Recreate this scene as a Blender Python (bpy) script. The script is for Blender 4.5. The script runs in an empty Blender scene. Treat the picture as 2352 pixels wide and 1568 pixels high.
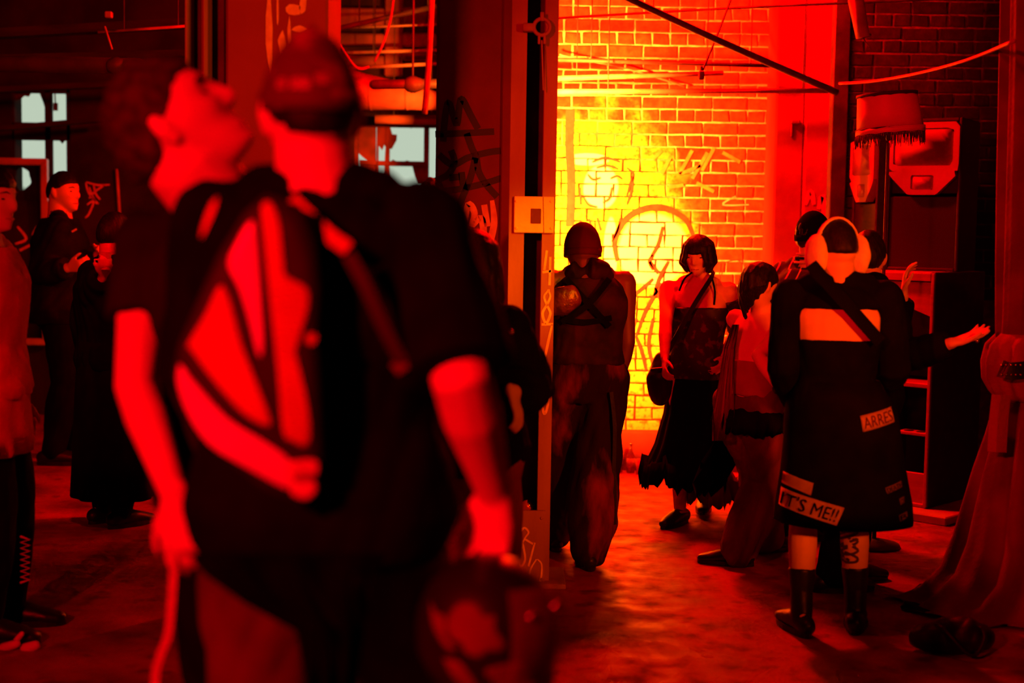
import bpy, bmesh, math, random
import numpy as np
from mathutils import Vector, Matrix
random.seed(7); np.random.seed(7)
SC = bpy.context.scene
COL = SC.collection
PI = math.pi

# ------------------------------------------------------------------ camera
F_PX = 3267.0                       # 50 mm on a 36 mm sensor, frame 2352 px wide
cam_d = bpy.data.cameras.new('camera'); cam = bpy.data.objects.new('camera', cam_d); COL.objects.link(cam)
CAM_POS = Vector((0, 0, 1.62))
CAM_R = Matrix.Rotation(math.radians(90 - 4.45), 3, 'X') @ Matrix.Rotation(math.radians(0.9), 3, 'Z')
cam.matrix_world = Matrix.Translation(CAM_POS) @ CAM_R.to_4x4()
cam_d.sensor_width = 36.0; cam_d.lens = 50.0; cam_d.clip_start = 0.05; cam_d.clip_end = 300
cam_d.dof.use_dof = True; cam_d.dof.focus_distance = 7.2; cam_d.dof.aperture_fstop = 1.5
SC.camera = cam

# ------------------------------------------------------------------ world and exposure
w = bpy.data.worlds.new('overcast_sky'); SC.world = w; w.use_nodes = True
w.node_tree.nodes['Background'].inputs[0].default_value = (0.50, 0.60, 0.47, 1)
w.node_tree.nodes['Background'].inputs[1].default_value = 1.0
vs = SC.view_settings
vs.view_transform = 'Standard'; vs.look = 'None'; vs.exposure = 0.0; vs.gamma = 1.0; vs.use_curve_mapping = False
SC.cycles.use_denoising = True; SC.cycles.use_adaptive_sampling = True; SC.cycles.adaptive_threshold = 0.08; SC.cycles.adaptive_min_samples = 16
SC.cycles.max_bounces = 5; SC.cycles.diffuse_bounces = 2; SC.cycles.glossy_bounces = 2
SC.cycles.sample_clamp_indirect = 4.0

# ------------------------------------------------------------------ stage lamps of the venue, with two added amber spots
RED = (1.0, 0.0, 0.0)
def spot(name, pos, target, power, color, size_deg, blend=1.0, radius=0.06):
    l = bpy.data.lights.new(name, 'SPOT'); l.energy = power; l.color = color
    l.spot_size = math.radians(size_deg); l.spot_blend = blend; l.shadow_soft_size = radius
    o = bpy.data.objects.new(name, l); COL.objects.link(o); o.location = pos
    o.rotation_euler = (Vector(target) - Vector(pos)).to_track_quat('-Z', 'Y').to_euler(); return o
def point(name, pos, power, color, radius=0.08):
    l = bpy.data.lights.new(name, 'POINT'); l.energy = power; l.color = color; l.shadow_soft_size = radius
    o = bpy.data.objects.new(name, l); COL.objects.link(o); o.location = pos; return o
AMBER = (1.0, 0.125, 0.007)
spot('amber_wall_spot', (0.10, 8.75, 2.40), (0.42, 9.8, 2.35), 2500, AMBER, 104, 0.8)
spot('amber_wall_spot', (0.10, 8.75, 1.30), (0.52, 9.8, 1.25), 2600, AMBER, 100, 0.8)
point('red_flood_by_brick_wall', (0.75, 8.7, 3.3), 850, RED, 0.12)
spot('red_flood_over_back_room', (-0.5, 8.6, 3.1), (-1.1, 11.8, 2.6), 300, RED, 95, 1.0, 0.1)
spot('amber_flood_house_side', (3.0, 0.6, 2.1), (0.62, 6.2, 1.30), 1700, (1.0, 0.058, 0.0), 31, 1.0, 0.12)
spot('amber_flood_house_side', (2.7, 2.0, 2.5), (-0.82, 5.5, 2.55), 420, (1.0, 0.12, 0.0), 26, 1.0, 0.10)  # added amber fill, brightens the yellow flakes on the wide column
spot('red_flood_house_side', (-2.2, -0.8, 2.8), (-0.75, 2.9, 1.6), 1450, (1.0, 0.0, 0.004), 62, 1.0, 0.12)
spot('added_amber_spot', (1.7, 3.3, 2.7), (0.11, 6.42, 1.45), 420, (1.0, 0.30, 0.0), 13, 1.0, 0.05)  # added spot, only turns the batten plate and sprayed numbers orange
spot('red_flood_left', (-1.6, 5.0, 3.2), (-3.2, 9.8, 1.0), 420, RED, 76, 1.0, 0.12)
spot('red_flood_right', (0.6, 4.4, 3.3), (2.3, 6.6, 0.9), 80, RED, 80, 1.0, 0.12)

# ------------------------------------------------------------------ helpers
def at(px, py, Y):
    d = CAM_R @ Vector(((px - 1176) / F_PX, -(py - 784) / F_PX, -1.0))
    return CAM_POS + d * (Y / d.y)
def atz(px, py, z):
    d = CAM_R @ Vector(((px - 1176) / F_PX, -(py - 784) / F_PX, -1.0))
    return CAM_POS + d * ((z - CAM_POS.z) / d.z)

def tag(o, label=None, cat=None, group=None, kind=None):
    if label: o['label'] = label
    if cat: o['category'] = cat
    if group: o['group'] = group
    if kind: o['kind'] = kind
    return o
def empty(name, loc, label=None, cat=None, group=None, kind=None):
    o = bpy.data.objects.new(name, None); COL.objects.link(o); o.location = loc
    o.empty_display_size = 0.1
    return tag(o, label, cat, group, kind)
def link(name, me, mat, parent=None):
    o = bpy.data.objects.new(name, me); COL.objects.link(o)
    if mat is not None and not me.materials: me.materials.append(mat)
    if parent is not None:
        o.parent = parent
        me.transform(Matrix.Translation(-base_of(parent)))
    return o
def base_of(o):
    b = Vector((0, 0, 0))
    while o is not None:
        b = b + Vector(o.location); o = o.parent
    return b
def build(name, bm, mat, parent=None, smooth=True):
    """world-space bmesh -> one object (vertices relative to its parent's base)"""
    bmesh.ops.recalc_face_normals(bm, faces=bm.faces[:])
    me = bpy.data.meshes.new(name); bm.to_mesh(me); bm.free()
    if smooth: me.shade_smooth()
    return link(name, me, mat, parent)

PENDING = []
def organic(name, bm, mat, parent, voxel=0.008, smooth=4, fold=0.0, kf=1.0, seed=0):
    """overlapping closed shapes -> one continuous skin (remeshed at the end, in one go)"""
    me = bpy.data.meshes.new(name); bm.to_mesh(me); bm.free()
    o = bpy.data.objects.new(name, me); COL.objects.link(o)
    m = o.modifiers.new('r', 'REMESH'); m.mode = 'VOXEL'; m.voxel_size = voxel; m.use_smooth_shade = True
    if smooth:
        s = o.modifiers.new('s', 'SMOOTH'); s.factor = 0.5; s.iterations = smooth
    PENDING.append((o, mat, parent, fold, kf, seed)); return o
def flush():
    dg = bpy.context.evaluated_depsgraph_get()
    done = []
    for o, mat, parent, fold, kf, seed in PENDING:
        me = bpy.data.meshes.new_from_object(o.evaluated_get(dg), depsgraph=dg)
        done.append(me)
    for (o, mat, parent, fold, kf, seed), me in zip(PENDING, done):
        o.modifiers.clear(); old = o.data; o.data = me; bpy.data.meshes.remove(old)
        me.name = o.name
        if fold:
            n = len(me.vertices)
            co = np.empty(n * 3, 'f'); me.vertices.foreach_get('co', co); co = co.reshape(-1, 3)
            no = np.empty(n * 3, 'f'); me.vertex_normals.foreach_get('vector', no); no = no.reshape(-1, 3)
            x, y, z = co[:, 0] * kf, co[:, 1] * kf, co[:, 2] * kf
            ph = seed * 1.7
            a = np.sin(17 * z + 9 * np.sin(6 * x + ph) + 7 * np.sin(5 * y + 2 * ph) + ph)
            b = np.sin(31 * x + 13 * z + 5 * np.sin(11 * y + ph) + 2.2 * ph)
            c = np.sin(27 * y - 21 * z + 6 * np.sin(9 * x - ph))
            f = (np.abs(a) - 0.6) * 0.6 + 0.3 * b + 0.3 * c
            co = co + no * (fold * f)[:, None]
            me.vertices.foreach_set('co', co.astype('f').ravel()); me.update()
        me.shade_smooth()
        me.materials.clear(); me.materials.append(mat)
        if parent is not None:
            o.parent = parent; me.transform(Matrix.Translation(-base_of(parent)))
    PENDING.clear()

# ---- shapes
def loft(bm, rings, cap=True, closed=True):
    vs_ = [[bm.verts.new(p) for p in r] for r in rings]
    n = len(vs_[0])
    for a, b in zip(vs_[:-1], vs_[1:]):
        for i in range(n if closed else n - 1):
            j = (i + 1) % n
            bm.faces.new((a[i], a[j], b[j], b[i]))
    if cap:
        bm.faces.new(vs_[0][::-1]); bm.faces.new(vs_[-1])
    return vs_
def frame(d, ref):
    d = d.normalized(); u = ref - d * ref.dot(d)
    if u.length < 1e-4:
        ref = Vector((0.3, 0.9, 0.2)); u = ref - d * ref.dot(d)
    u.normalize(); return u, d.cross(u)
def tube(bm, pts, radii, n=12, ref=None, round_=True, round1=None):
    """elliptical tube; radii = r or (r along ref, r across)"""
    pts = [Vector(p) for p in pts]; ref = Vector(ref) if ref is not None else Vector((1, 0.01, 0.02))
    rr = [(r, r) if not isinstance(r, (tuple, list)) else r for r in radii]
    rings = []
    m = len(pts)
    def ring(c, u, v, a, b):
        return [c + u * (a * math.cos(2 * PI * k / n)) + v * (b * math.sin(2 * PI * k / n)) for k in range(n)]
    for i, p in enumerate(pts):
        if i == 0: d = pts[1] - pts[0]
        elif i == m - 1: d = pts[-1] - pts[-2]
        else: d = (pts[i + 1] - p).normalized() + (p - pts[i - 1]).normalized()
        if d.length < 1e-6: d = pts[i] - pts[i - 1]
        u, v = frame(d, ref); a, b = rr[i]; d = d.normalized()
        if round_ and i == 0:
            h = min(a, b)
            rings.append(ring(p - d * h * 0.85, u, v, a * 0.4, b * 0.4)); rings.append(ring(p - d * h * 0.5, u, v, a * 0.8, b * 0.8))
        rings.append(ring(p, u, v, a, b))
        if (round_ if round1 is None else round1) and i == m - 1:
            h = min(a, b)
            rings.append(ring(p + d * h * 0.5, u, v, a * 0.8, b * 0.8)); rings.append(ring(p + d * h * 0.85, u, v, a * 0.4, b * 0.4))
    loft(bm, rings)
def box(bm, c, s, R=None):
    c = Vector(c); v = []
    for k in range(8):
        p = Vector(((k & 1) - .5, ((k >> 1) & 1) - .5, ((k >> 2) & 1) - .5))
        p = Vector((p.x * s[0], p.y * s[1], p.z * s[2]))
        if R is not None: p = R @ p
        v.append(bm.verts.new(c + p))
    for f in ((0, 1, 3, 2), (4, 6, 7, 5), (0, 4, 5, 1), (2, 3, 7, 6), (0, 2, 6, 4), (1, 5, 7, 3)):
        bm.faces.new([v[i] for i in f])
    return v
def bevbox(bm, c, s, b=0.006, R=None, seg=1):
    t = bmesh.new(); box(t, (0, 0, 0), s)
    bmesh.ops.bevel(t, geom=t.edges[:], offset=b, segments=seg, affect='EDGES')
    M = Matrix.Translation(Vector(c)) @ (R.to_4x4() if R is not None else Matrix.Identity(4))
    t.transform(M); me = bpy.data.meshes.new('t'); t.to_mesh(me); t.free(); bm.from_mesh(me); bpy.data.meshes.remove(me)
def span(bm, x0, x1, y0, y1, z0, z1):
    return box(bm, ((x0 + x1) / 2, (y0 + y1) / 2, (z0 + z1) / 2), (x1 - x0, y1 - y0, z1 - z0))
def prism(bm, pts, off):
    """polygon (3D points) extruded by vector off"""
    off = Vector(off); a = [bm.verts.new(Vector(p)) for p in pts]; b = [bm.verts.new(Vector(p) + off) for p in pts]
    n = len(a); bm.faces.new(a[::-1]); bm.faces.new(b)
    for i in range(n): bm.faces.new((a[i], a[(i + 1) % n], b[(i + 1) % n], b[i]))
def smooth_path(pts, k=6):
    pts = [Vector(p) for p in pts]
    if len(pts) < 3: return pts
    out = []
    for i in range(len(pts) - 1):
        p0 = pts[max(i - 1, 0)]; p1 = pts[i]; p2 = pts[i + 1]; p3 = pts[min(i + 2, len(pts) - 1)]
        for j in range(k):
            t = j / k
            out.append(0.5 * ((2 * p1) + (p2 - p0) * t + (2 * p0 - 5 * p1 + 4 * p2 - p3) * t * t + (3 * p1 - p0 - 3 * p2 + p3) * t ** 3))
    out.append(pts[-1]); return out
def ribbon(bm, pts, width, nrm, thick=0.0015, taper=False):
    """a flat painted stroke / strap lying on a surface with normal nrm"""
    pts = [Vector(p) for p in pts]; m = len(pts); rows = []
    for i, p in enumerate(pts):
        d = (pts[min(i + 1, m - 1)] - pts[max(i - 1, 0)]).normalized()
        nn = nrm(p) if callable(nrm) else Vector(nrm)
        s = d.cross(nn)
        if s.length < 1e-5: s = Vector((1, 0, 0))
        s.normalize(); wdt = width[i] if isinstance(width, (list, tuple)) else width
        if taper: wdt *= 0.55 + 0.45 * math.sin(PI * (i + .6) / (m + .2))
        a = p - s * wdt / 2; b = p + s * wdt / 2
        rows.append([a, b, b + nn * thick, a + nn * thick])
    loft(bm, rows)

# ---- materials
MATS = {}
def mat(name, col, rough=0.7, col2=None, scale=6.0, metal=0.0, bump=0.0, bscale=40.0, spec=0.4, sheen=0.0, thr=(0.4, 0.62), aniso=None, emit=None, alpha=None, coat=0.0):
    m = bpy.data.materials.new(name); m.use_nodes = True; nt = m.node_tree; N = nt.nodes; L = nt.links
    b = N['Principled BSDF']; b.inputs['Base Color'].default_value = (*col, 1)
    b.inputs['Roughness'].default_value = rough; b.inputs['Metallic'].default_value = metal
    b.inputs['Specular IOR Level'].default_value = spec
    if coat: b.inputs['Coat Weight'].default_value = coat; b.inputs['Coat Roughness'].default_value = 0.12
    if sheen: b.inputs['Sheen Weight'].default_value = sheen
    tc = N.new('ShaderNodeTexCoord'); src = tc.outputs['Object']
    if aniso:
        mp = N.new('ShaderNodeMapping'); mp.inputs['Scale'].default_value = aniso; L.new(src, mp.inputs[0]); src = mp.outputs[0]
    if col2 is not None:
        n = N.new('ShaderNodeTexNoise'); n.inputs['Scale'].default_value = scale; n.inputs['Detail'].default_value = 6
        L.new(src, n.inputs['Vector'])
        r = N.new('ShaderNodeMapRange'); r.inputs[1].default_value = thr[0]; r.inputs[2].default_value = thr[1]
        L.new(n.outputs['Fac'], r.inputs[0])
        mx = N.new('ShaderNodeMix'); mx.data_type = 'RGBA'; mx.inputs[6].default_value = (*col, 1); mx.inputs[7].default_value = (*col2, 1)
        L.new(r.outputs[0], mx.inputs[0]); L.new(mx.outputs[2], b.inputs['Base Color'])
    if bump:
        n2 = N.new('ShaderNodeTexNoise'); n2.inputs['Scale'].default_value = bscale; n2.inputs['Detail'].default_value = 5
        L.new(src, n2.inputs['Vector'])
        bp = N.new('ShaderNodeBump'); bp.inputs['Strength'].default_value = bump; bp.inputs['Distance'].default_value = 0.01
        L.new(n2.outputs['Fac'], bp.inputs['Height']); L.new(bp.outputs[0], b.inputs['Normal'])
    if emit: b.inputs['Emission Color'].default_value = (*emit[0], 1); b.inputs['Emission Strength'].default_value = emit[1]
    MATS[name] = m; return m
BLACK = mat('black_cotton', (0.003, 0.003, 0.003), 0.9, (0.005, 0.0045, 0.0045), 8, bump=0.15, bscale=300, spec=0.03)
BLACK2 = mat('black_jacket_nylon', (0.005, 0.005, 0.005), 0.7, (0.009, 0.009, 0.009), 5, bump=0.1, spec=0.06)
CHAR = mat('charcoal_cloth', (0.05, 0.05, 0.05), 0.9, (0.09, 0.09, 0.085), 10, bump=0.2, bscale=200, spec=0.15)
GREYC = mat('faded_grey_denim', (0.17, 0.17, 0.17), 0.9, (0.30, 0.29, 0.28), 5, bump=0.25, bscale=120, spec=0.15)
LIGHTC = mat('pale_cotton', (0.50, 0.47, 0.44), 0.9, (0.66, 0.63, 0.6), 7, bump=0.2, bscale=160, spec=0.15)
COAT = mat('rust_orange_coat', (0.75, 0.16, 0.07), 0.85, (0.5, 0.1, 0.04), 4, bump=0.3, bscale=60, spec=0.2)
SKIN = mat('skin', (0.66, 0.42, 0.33), 0.55, (0.74, 0.5, 0.4), 9, spec=0.35, bump=0.05, bscale=200)
SKIN_D = mat('deep_brown_skin', (0.12, 0.04, 0.025), 0.5, (0.15, 0.055, 0.035), 9, spec=0.4)
HAIRM = mat('dark_hair', (0.006, 0.005, 0.004), 0.42, (0.014, 0.01, 0.008), 30, spec=0.15, aniso=(6, 6, 1), bump=0.3, bscale=60)
HAIRB = mat('brown_curly_hair', (0.02, 0.008, 0.006), 0.7, (0.05, 0.02, 0.014), 40, spec=0.1, bump=0.7, bscale=50)
LEATHER = mat('black_leather', (0.006, 0.006, 0.006), 0.4, (0.01, 0.01, 0.01), 12, spec=0.3, bump=0.1, bscale=60)
PLUSH = mat('cream_plush', (0.8, 0.72, 0.58), 0.95, (0.88, 0.82, 0.7), 30, bump=0.6, bscale=220, sheen=0.4, spec=0.1)
STEEL = mat('red_oxide_steel', (0.26, 0.11, 0.08), 0.6, (0.36, 0.18, 0.13), 5, bump=0.2, bscale=30, spec=0.4, aniso=(1, 1, 0.3))
STEEL_D = mat('dark_steel', (0.03, 0.025, 0.024), 0.55, (0.07, 0.05, 0.045), 6, bump=0.2, bscale=30)
PIPE = mat('painted_pipe', (0.45, 0.36, 0.3), 0.45, (0.3, 0.2, 0.16), 7, bump=0.15, bscale=25)
PIPE_D = mat('dark_pipe', (0.05, 0.04, 0.04), 0.5, (0.1, 0.07, 0.06), 7, bump=0.15, bscale=25)
CHROME = mat('polished_metal', (0.8, 0.78, 0.75), 0.18, metal=1.0)
WOOD_D = mat('dark_timber', (0.015, 0.008, 0.006), 0.85, (0.03, 0.016, 0.012), 3, bump=0.3, bscale=30, aniso=(1, 1, 6))
PAINT_O = mat('ochre_spray_paint', (0.6, 0.22, 0.06), 0.7, (0.5, 0.14, 0.04), 14)
PAINT_W = mat('pale_spray_paint', (0.78, 0.74, 0.62), 0.6, (0.62, 0.56, 0.45), 14, bump=0.1)
PAINT_P = mat('pink_spray_paint', (0.75, 0.4, 0.36), 0.7, (0.6, 0.25, 0.22), 14)
PAINT_K = mat('black_spray_paint', (0.012, 0.01, 0.01), 0.6)
PAINT_R = mat('dark_red_spray_paint', (0.13, 0.015, 0.012), 0.65, (0.2, 0.03, 0.02), 20)
EYE = mat('dark_eye', (0.02, 0.015, 0.012), 0.15, spec=0.6)

# ================================================================== THE SETTING
ZC = 3.62           # ceiling height
def smask(N, L, ells, pos, edge=0.12, noise=0.5, nscale=9):
    """union of soft ellipses (cx, cz, rx, rz) over wall coordinates: where paint lies"""
    sep = N.new('ShaderNodeSeparateXYZ'); L.new(pos, sep.inputs[0])
    nz = N.new('ShaderNodeTexNoise'); nz.inputs['Scale'].default_value = nscale; nz.inputs['Detail'].default_value = 5; L.new(pos, nz.inputs['Vector'])
    def M(op, a, b=None):
        m = N.new('ShaderNodeMath'); m.operation = op
        for i, v in enumerate((a, b)):
            if v is None: continue
            if isinstance(v, (int, float)): m.inputs[i].default_value = v
            else: L.new(v, m.inputs[i])
        return m.outputs[0]
    best = None
    for cx, cz, rx, rz in ells:
        u = M('DIVIDE', M('SUBTRACT', sep.outputs['X'], cx), rx); v = M('DIVIDE', M('SUBTRACT', sep.outputs['Z'], cz), rz)
        d = M('SQRT', M('ADD', M('MULTIPLY', u, u), M('MULTIPLY', v, v)))
        best = d if best is None else M('MINIMUM', best, d)
    d = M('ADD', best, M('MULTIPLY', M('SUBTRACT', nz.outputs['Fac'], 0.5), noise))
    r = N.new('ShaderNodeMapRange'); r.inputs[1].default_value = 1 + edge; r.inputs[2].default_value = 1 - edge
    L.new(d, r.inputs[0]); return r.outputs[0]

YW = 9.80
def wallpx(px, py, Y=YW): p = at(px, py, Y); return p.x, p.z
def ell(px, py, rx, ry, Y=YW):
    x, z = wallpx(px, py, Y); k = Y / F_PX; return (x, z, rx * k, ry * k)
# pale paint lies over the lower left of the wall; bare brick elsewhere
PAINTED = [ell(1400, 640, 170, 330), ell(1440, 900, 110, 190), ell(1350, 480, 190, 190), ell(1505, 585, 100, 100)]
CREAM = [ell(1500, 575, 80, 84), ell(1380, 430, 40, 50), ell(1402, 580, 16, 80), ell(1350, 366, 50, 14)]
def brick_material(name, base, base2, mortar=False, painted=True, pale=(0.74, 0.50, 0.06)):
    m = bpy.data.materials.new(name); m.use_nodes = True; nt = m.node_tree; N = nt.nodes; L = nt.links
    b = N['Principled BSDF']; b.inputs['Roughness'].default_value = 0.85; b.inputs['Specular IOR Level'].default_value = 0.25
    geo = N.new('ShaderNodeNewGeometry'); pos = geo.outputs['Position']
    n = N.new('ShaderNodeTexNoise'); n.inputs['Scale'].default_value = 22; n.inputs['Detail'].default_value = 7; L.new(pos, n.inputs['Vector'])
    mx = N.new('ShaderNodeMix'); mx.data_type = 'RGBA'; mx.inputs[6].default_value = (*base, 1); mx.inputs[7].default_value = (*base2, 1)
    rr = N.new('ShaderNodeMapRange'); rr.inputs[1].default_value = .35; rr.inputs[2].default_value = .65; L.new(n.outputs['Fac'], rr.inputs[0]); L.new(rr.outputs[0], mx.inputs[0])
    col = mx.outputs[2]
    if not mortar:      # every brick fired to its own shade
        oi = N.new('ShaderNodeObjectInfo'); hs = N.new('ShaderNodeHueSaturation')
        r2 = N.new('ShaderNodeMapRange'); r2.inputs[3].default_value = 0.6; r2.inputs[4].default_value = 1.25; L.new(oi.outputs['Random'], r2.inputs[0])
        L.new(r2.outputs[0], hs.inputs['Value']); L.new(col, hs.inputs['Color']); col = hs.outputs[0]
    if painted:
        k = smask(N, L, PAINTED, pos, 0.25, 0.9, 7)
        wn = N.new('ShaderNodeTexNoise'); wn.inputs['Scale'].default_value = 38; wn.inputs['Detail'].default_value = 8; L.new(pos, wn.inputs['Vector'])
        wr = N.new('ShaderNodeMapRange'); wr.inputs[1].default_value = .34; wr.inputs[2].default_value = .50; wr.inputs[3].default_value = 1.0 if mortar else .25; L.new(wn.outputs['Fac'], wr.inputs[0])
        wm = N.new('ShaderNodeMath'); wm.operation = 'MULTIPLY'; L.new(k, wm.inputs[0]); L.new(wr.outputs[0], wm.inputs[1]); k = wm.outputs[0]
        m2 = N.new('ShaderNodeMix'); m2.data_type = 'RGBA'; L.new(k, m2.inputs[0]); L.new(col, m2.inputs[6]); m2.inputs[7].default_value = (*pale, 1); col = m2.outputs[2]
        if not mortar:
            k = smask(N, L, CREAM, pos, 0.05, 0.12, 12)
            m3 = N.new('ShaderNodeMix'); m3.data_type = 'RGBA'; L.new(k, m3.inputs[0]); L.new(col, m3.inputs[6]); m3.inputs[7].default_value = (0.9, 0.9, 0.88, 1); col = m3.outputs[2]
    L.new(col, b.inputs['Base Color'])
    n2 = N.new('ShaderNodeTexNoise'); n2.inputs['Scale'].default_value = 90; n2.inputs['Detail'].default_value = 6; L.new(pos, n2.inputs['Vector'])
    bp = N.new('ShaderNodeBump'); bp.inputs['Strength'].default_value = 0.5; bp.inputs['Distance'].default_value = 0.006
    L.new(n2.outputs['Fac'], bp.inputs['Height']); L.new(bp.outputs[0], b.inputs['Normal'])
    return m
BRICK = brick_material('weathered_brick', (0.32, 0.022, 0.008), (0.46, 0.05, 0.016))
MORTAR = brick_material('lime_mortar', (0.72, 0.62, 0.45), (0.5, 0.36, 0.22), mortar=True, pale=(0.12, 0.012, 0.005))  # in painted areas joints go dark red: recess shade and grime in the colour
BRICK_DK = brick_material('dark_brick', (0.018, 0.006, 0.005), (0.035, 0.01, 0.008), painted=False)  # near-black base, far darker than the other brick
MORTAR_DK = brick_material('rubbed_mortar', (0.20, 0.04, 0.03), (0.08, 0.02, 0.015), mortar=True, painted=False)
PLASTER = mat('stained_plaster', (0.36, 0.022, 0.016), 0.85, (0.24, 0.014, 0.01), 3, bump=0.25, bscale=18)
PLASTER_D = mat('grimy_dark_wall', (0.014, 0.008, 0.007), 0.9, (0.03, 0.014, 0.012), 2.5, bump=0.3, bscale=12, spec=.15)
PLASTER_M = mat('sooty_wall', (0.12, 0.04, 0.03), 0.9, (0.22, 0.07, 0.05), 3.5, bump=0.4, bscale=14)
CEILM = mat('dark_ceiling', (0.012, 0.01, 0.01), 0.9, (0.02, 0.016, 0.016), 3, spec=.1)

# ---- floor
def floor_material():
    m = bpy.data.materials.new('worn_concrete'); m.use_nodes = True; nt = m.node_tree; N = nt.nodes; L = nt.links
    b = N['Principled BSDF']; geo = N.new('ShaderNodeNewGeometry'); pos = geo.outputs['Position']
    def noise(s, d, vec=pos):
        n = N.new('ShaderNodeTexNoise'); n.inputs['Scale'].default_value = s; n.inputs['Detail'].default_value = d; L.new(vec, n.inputs['Vector']); return n.outputs['Fac']
    def rng(x, a, bb, c=0, d=1):
        r = N.new('ShaderNodeMapRange'); r.inputs[1].default_value = a; r.inputs[2].default_value = bb; r.inputs[3].default_value = c; r.inputs[4].default_value = d; L.new(x, r.inputs[0]); return r.outputs[0]
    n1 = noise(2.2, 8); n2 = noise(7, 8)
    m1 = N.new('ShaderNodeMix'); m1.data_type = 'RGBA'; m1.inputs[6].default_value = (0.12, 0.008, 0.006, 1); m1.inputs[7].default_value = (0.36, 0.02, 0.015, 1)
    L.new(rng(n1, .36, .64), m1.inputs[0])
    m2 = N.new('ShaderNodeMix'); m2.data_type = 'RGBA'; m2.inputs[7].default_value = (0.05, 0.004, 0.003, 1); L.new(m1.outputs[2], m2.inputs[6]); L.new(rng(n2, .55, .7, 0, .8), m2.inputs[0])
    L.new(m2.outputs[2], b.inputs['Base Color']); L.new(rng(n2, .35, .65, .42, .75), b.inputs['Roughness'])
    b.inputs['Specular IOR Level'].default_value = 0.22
    bp = N.new('ShaderNodeBump'); bp.inputs['Strength'].default_value = 0.6; bp.inputs['Distance'].default_value = 0.012
    L.new(noise(11, 9), bp.inputs['Height']); L.new(bp.outputs[0], b.inputs['Normal']); return m
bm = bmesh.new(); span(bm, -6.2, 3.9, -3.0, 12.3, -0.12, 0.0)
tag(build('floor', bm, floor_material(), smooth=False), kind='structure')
bm = bmesh.new(); span(bm, -6.2, 3.9, -3.0, 12.3, ZC, ZC + 0.15)
tag(build('ceiling', bm, CEILM, smooth=False), kind='structure')
bm = bmesh.new(); span(bm, -6.2, -6.0, -3.0, 12.3, 0, ZC); tag(build('wall_left', bm, PLASTER_D, smooth=False), kind='structure')
bm = bmesh.new(); span(bm, 3.7, 3.9, -3.0, 12.3, 0, ZC); tag(build('wall_right', bm, PLASTER_D, smooth=False), kind='structure')
bm = bmesh.new(); span(bm, -6.0, 3.7, -3.0, -2.8, 0, ZC); tag(build('wall_front', bm, PLASTER_D, smooth=False), kind='structure')

# ---- brick wall lit by the amber lamp
XB0 = -0.28; XB1 = at(1768, 600, YW).x
wallb = empty('wall_back', (0.7, YW, 0), 'tall painted brick wall glowing yellow and red', kind='structure')
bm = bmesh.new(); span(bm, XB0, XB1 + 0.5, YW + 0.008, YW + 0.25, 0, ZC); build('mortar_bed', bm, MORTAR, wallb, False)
def brick_mesh(L_, h, d, seed):
    rnd = random.Random(seed); bm = bmesh.new()
    n = 4
    def rect(y, ins, jit):
        o = []
        for (sx, sz) in ((-1, -1), (1, -1), (1, 1), (-1, 1)):
            o.append(Vector((sx * (L_ / 2 - ins) + rnd.uniform(-jit, jit), y, sz * (h / 2 - ins) + rnd.uniform(-jit, jit))))
        return o
    f = rnd.uniform(-.001, .001)
    loft(bm, [rect(d, 0, .001), rect(0.004, 0, .004), [p + Vector((0, rnd.uniform(-.0012, .0012), 0)) for p in rect(0.0, 0.005, .005)]])
    bmesh.ops.recalc_face_normals(bm, faces=bm.faces[:])
    me = bpy.data.meshes.new('brick'); bm.to_mesh(me); bm.free(); return me
CW, CH = 0.24, 0.0855          # brick pitch along, course height
def brick_field(parent, material, x0, x1, z0, z1, Y, zvis, limit, seed, prefer):
    rnd = random.Random(seed)
    st = [brick_mesh(CW - .012, CH - .011, 0.03, 10 + k) for k in range(5)]
    hd = [brick_mesh(CW / 2 - .012, CH - .011, 0.03, 30 + k) for k in range(5)]
    cut = {}
    for me in st + hd: me.materials.append(material)
    base = base_of(parent); spots = []
    r = 0; z = z0
    while z + CH <= z1 + 1e-6:
        pitch = CW if r % 2 == 0 else CW / 2
        x = x0 - (CW * 0.25 if r % 2 == 0 else 0) - (0.0 if (r // 2) % 2 else CW * 0.25)
        while x < x1:
            a, b = max(x, x0), min(x + pitch, x1)
            if b - a > 0.05:
                spots.append((a, b, z + CH / 2, abs((b - a) - pitch) < 1e-4, r % 2))
            x += pitch
        r += 1; z += CH
    spots.sort(key=lambda s: prefer(s))
    rest = bmesh.new()
    for i, (a, b, zc, full, hdr) in enumerate(spots):
        y = Y - rnd.uniform(0.0, 0.0045); rot = rnd.uniform(-.006, .006)
        if full: me = rnd.choice(hd if hdr else st)
        else:
            key = round(b - a, 2)
            if key not in cut: cut[key] = brick_mesh(b - a - .012, CH - .011, 0.03, 77); cut[key].materials.append(material)
            me = cut[key]
        if i < limit:
            o = bpy.data.objects.new('brick', me); COL.objects.link(o); o.parent = parent
            o.location = Vector(((a + b) / 2, y, zc)) - base; o.rotation_euler = (rnd.uniform(-.004, .004), rot, rnd.uniform(-.004, .004))
        else:
            k = len(rest.verts); rest.from_mesh(me); rest.verts.ensure_lookup_table()
            for v in rest.verts[k:]: v.co += Vector(((a + b) / 2, y, zc))
    if len(rest.verts):
        o = build('bricks', rest, material, parent, False); o['kind'] = 'stuff'
    else: rest.free()
zt = at(1500, -10, YW).z
LEDGE = 0.26
def pref_back(s):
    vis = s[2] < zt and s[2] > LEDGE - .05 and s[0] > at(1275, 500, YW).x - .1
    return (0 if vis else 1, -s[2])
brick_field(wallb, BRICK, XB0, XB1, 0.24, ZC, YW, zt, 300, 3, pref_back)
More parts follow.
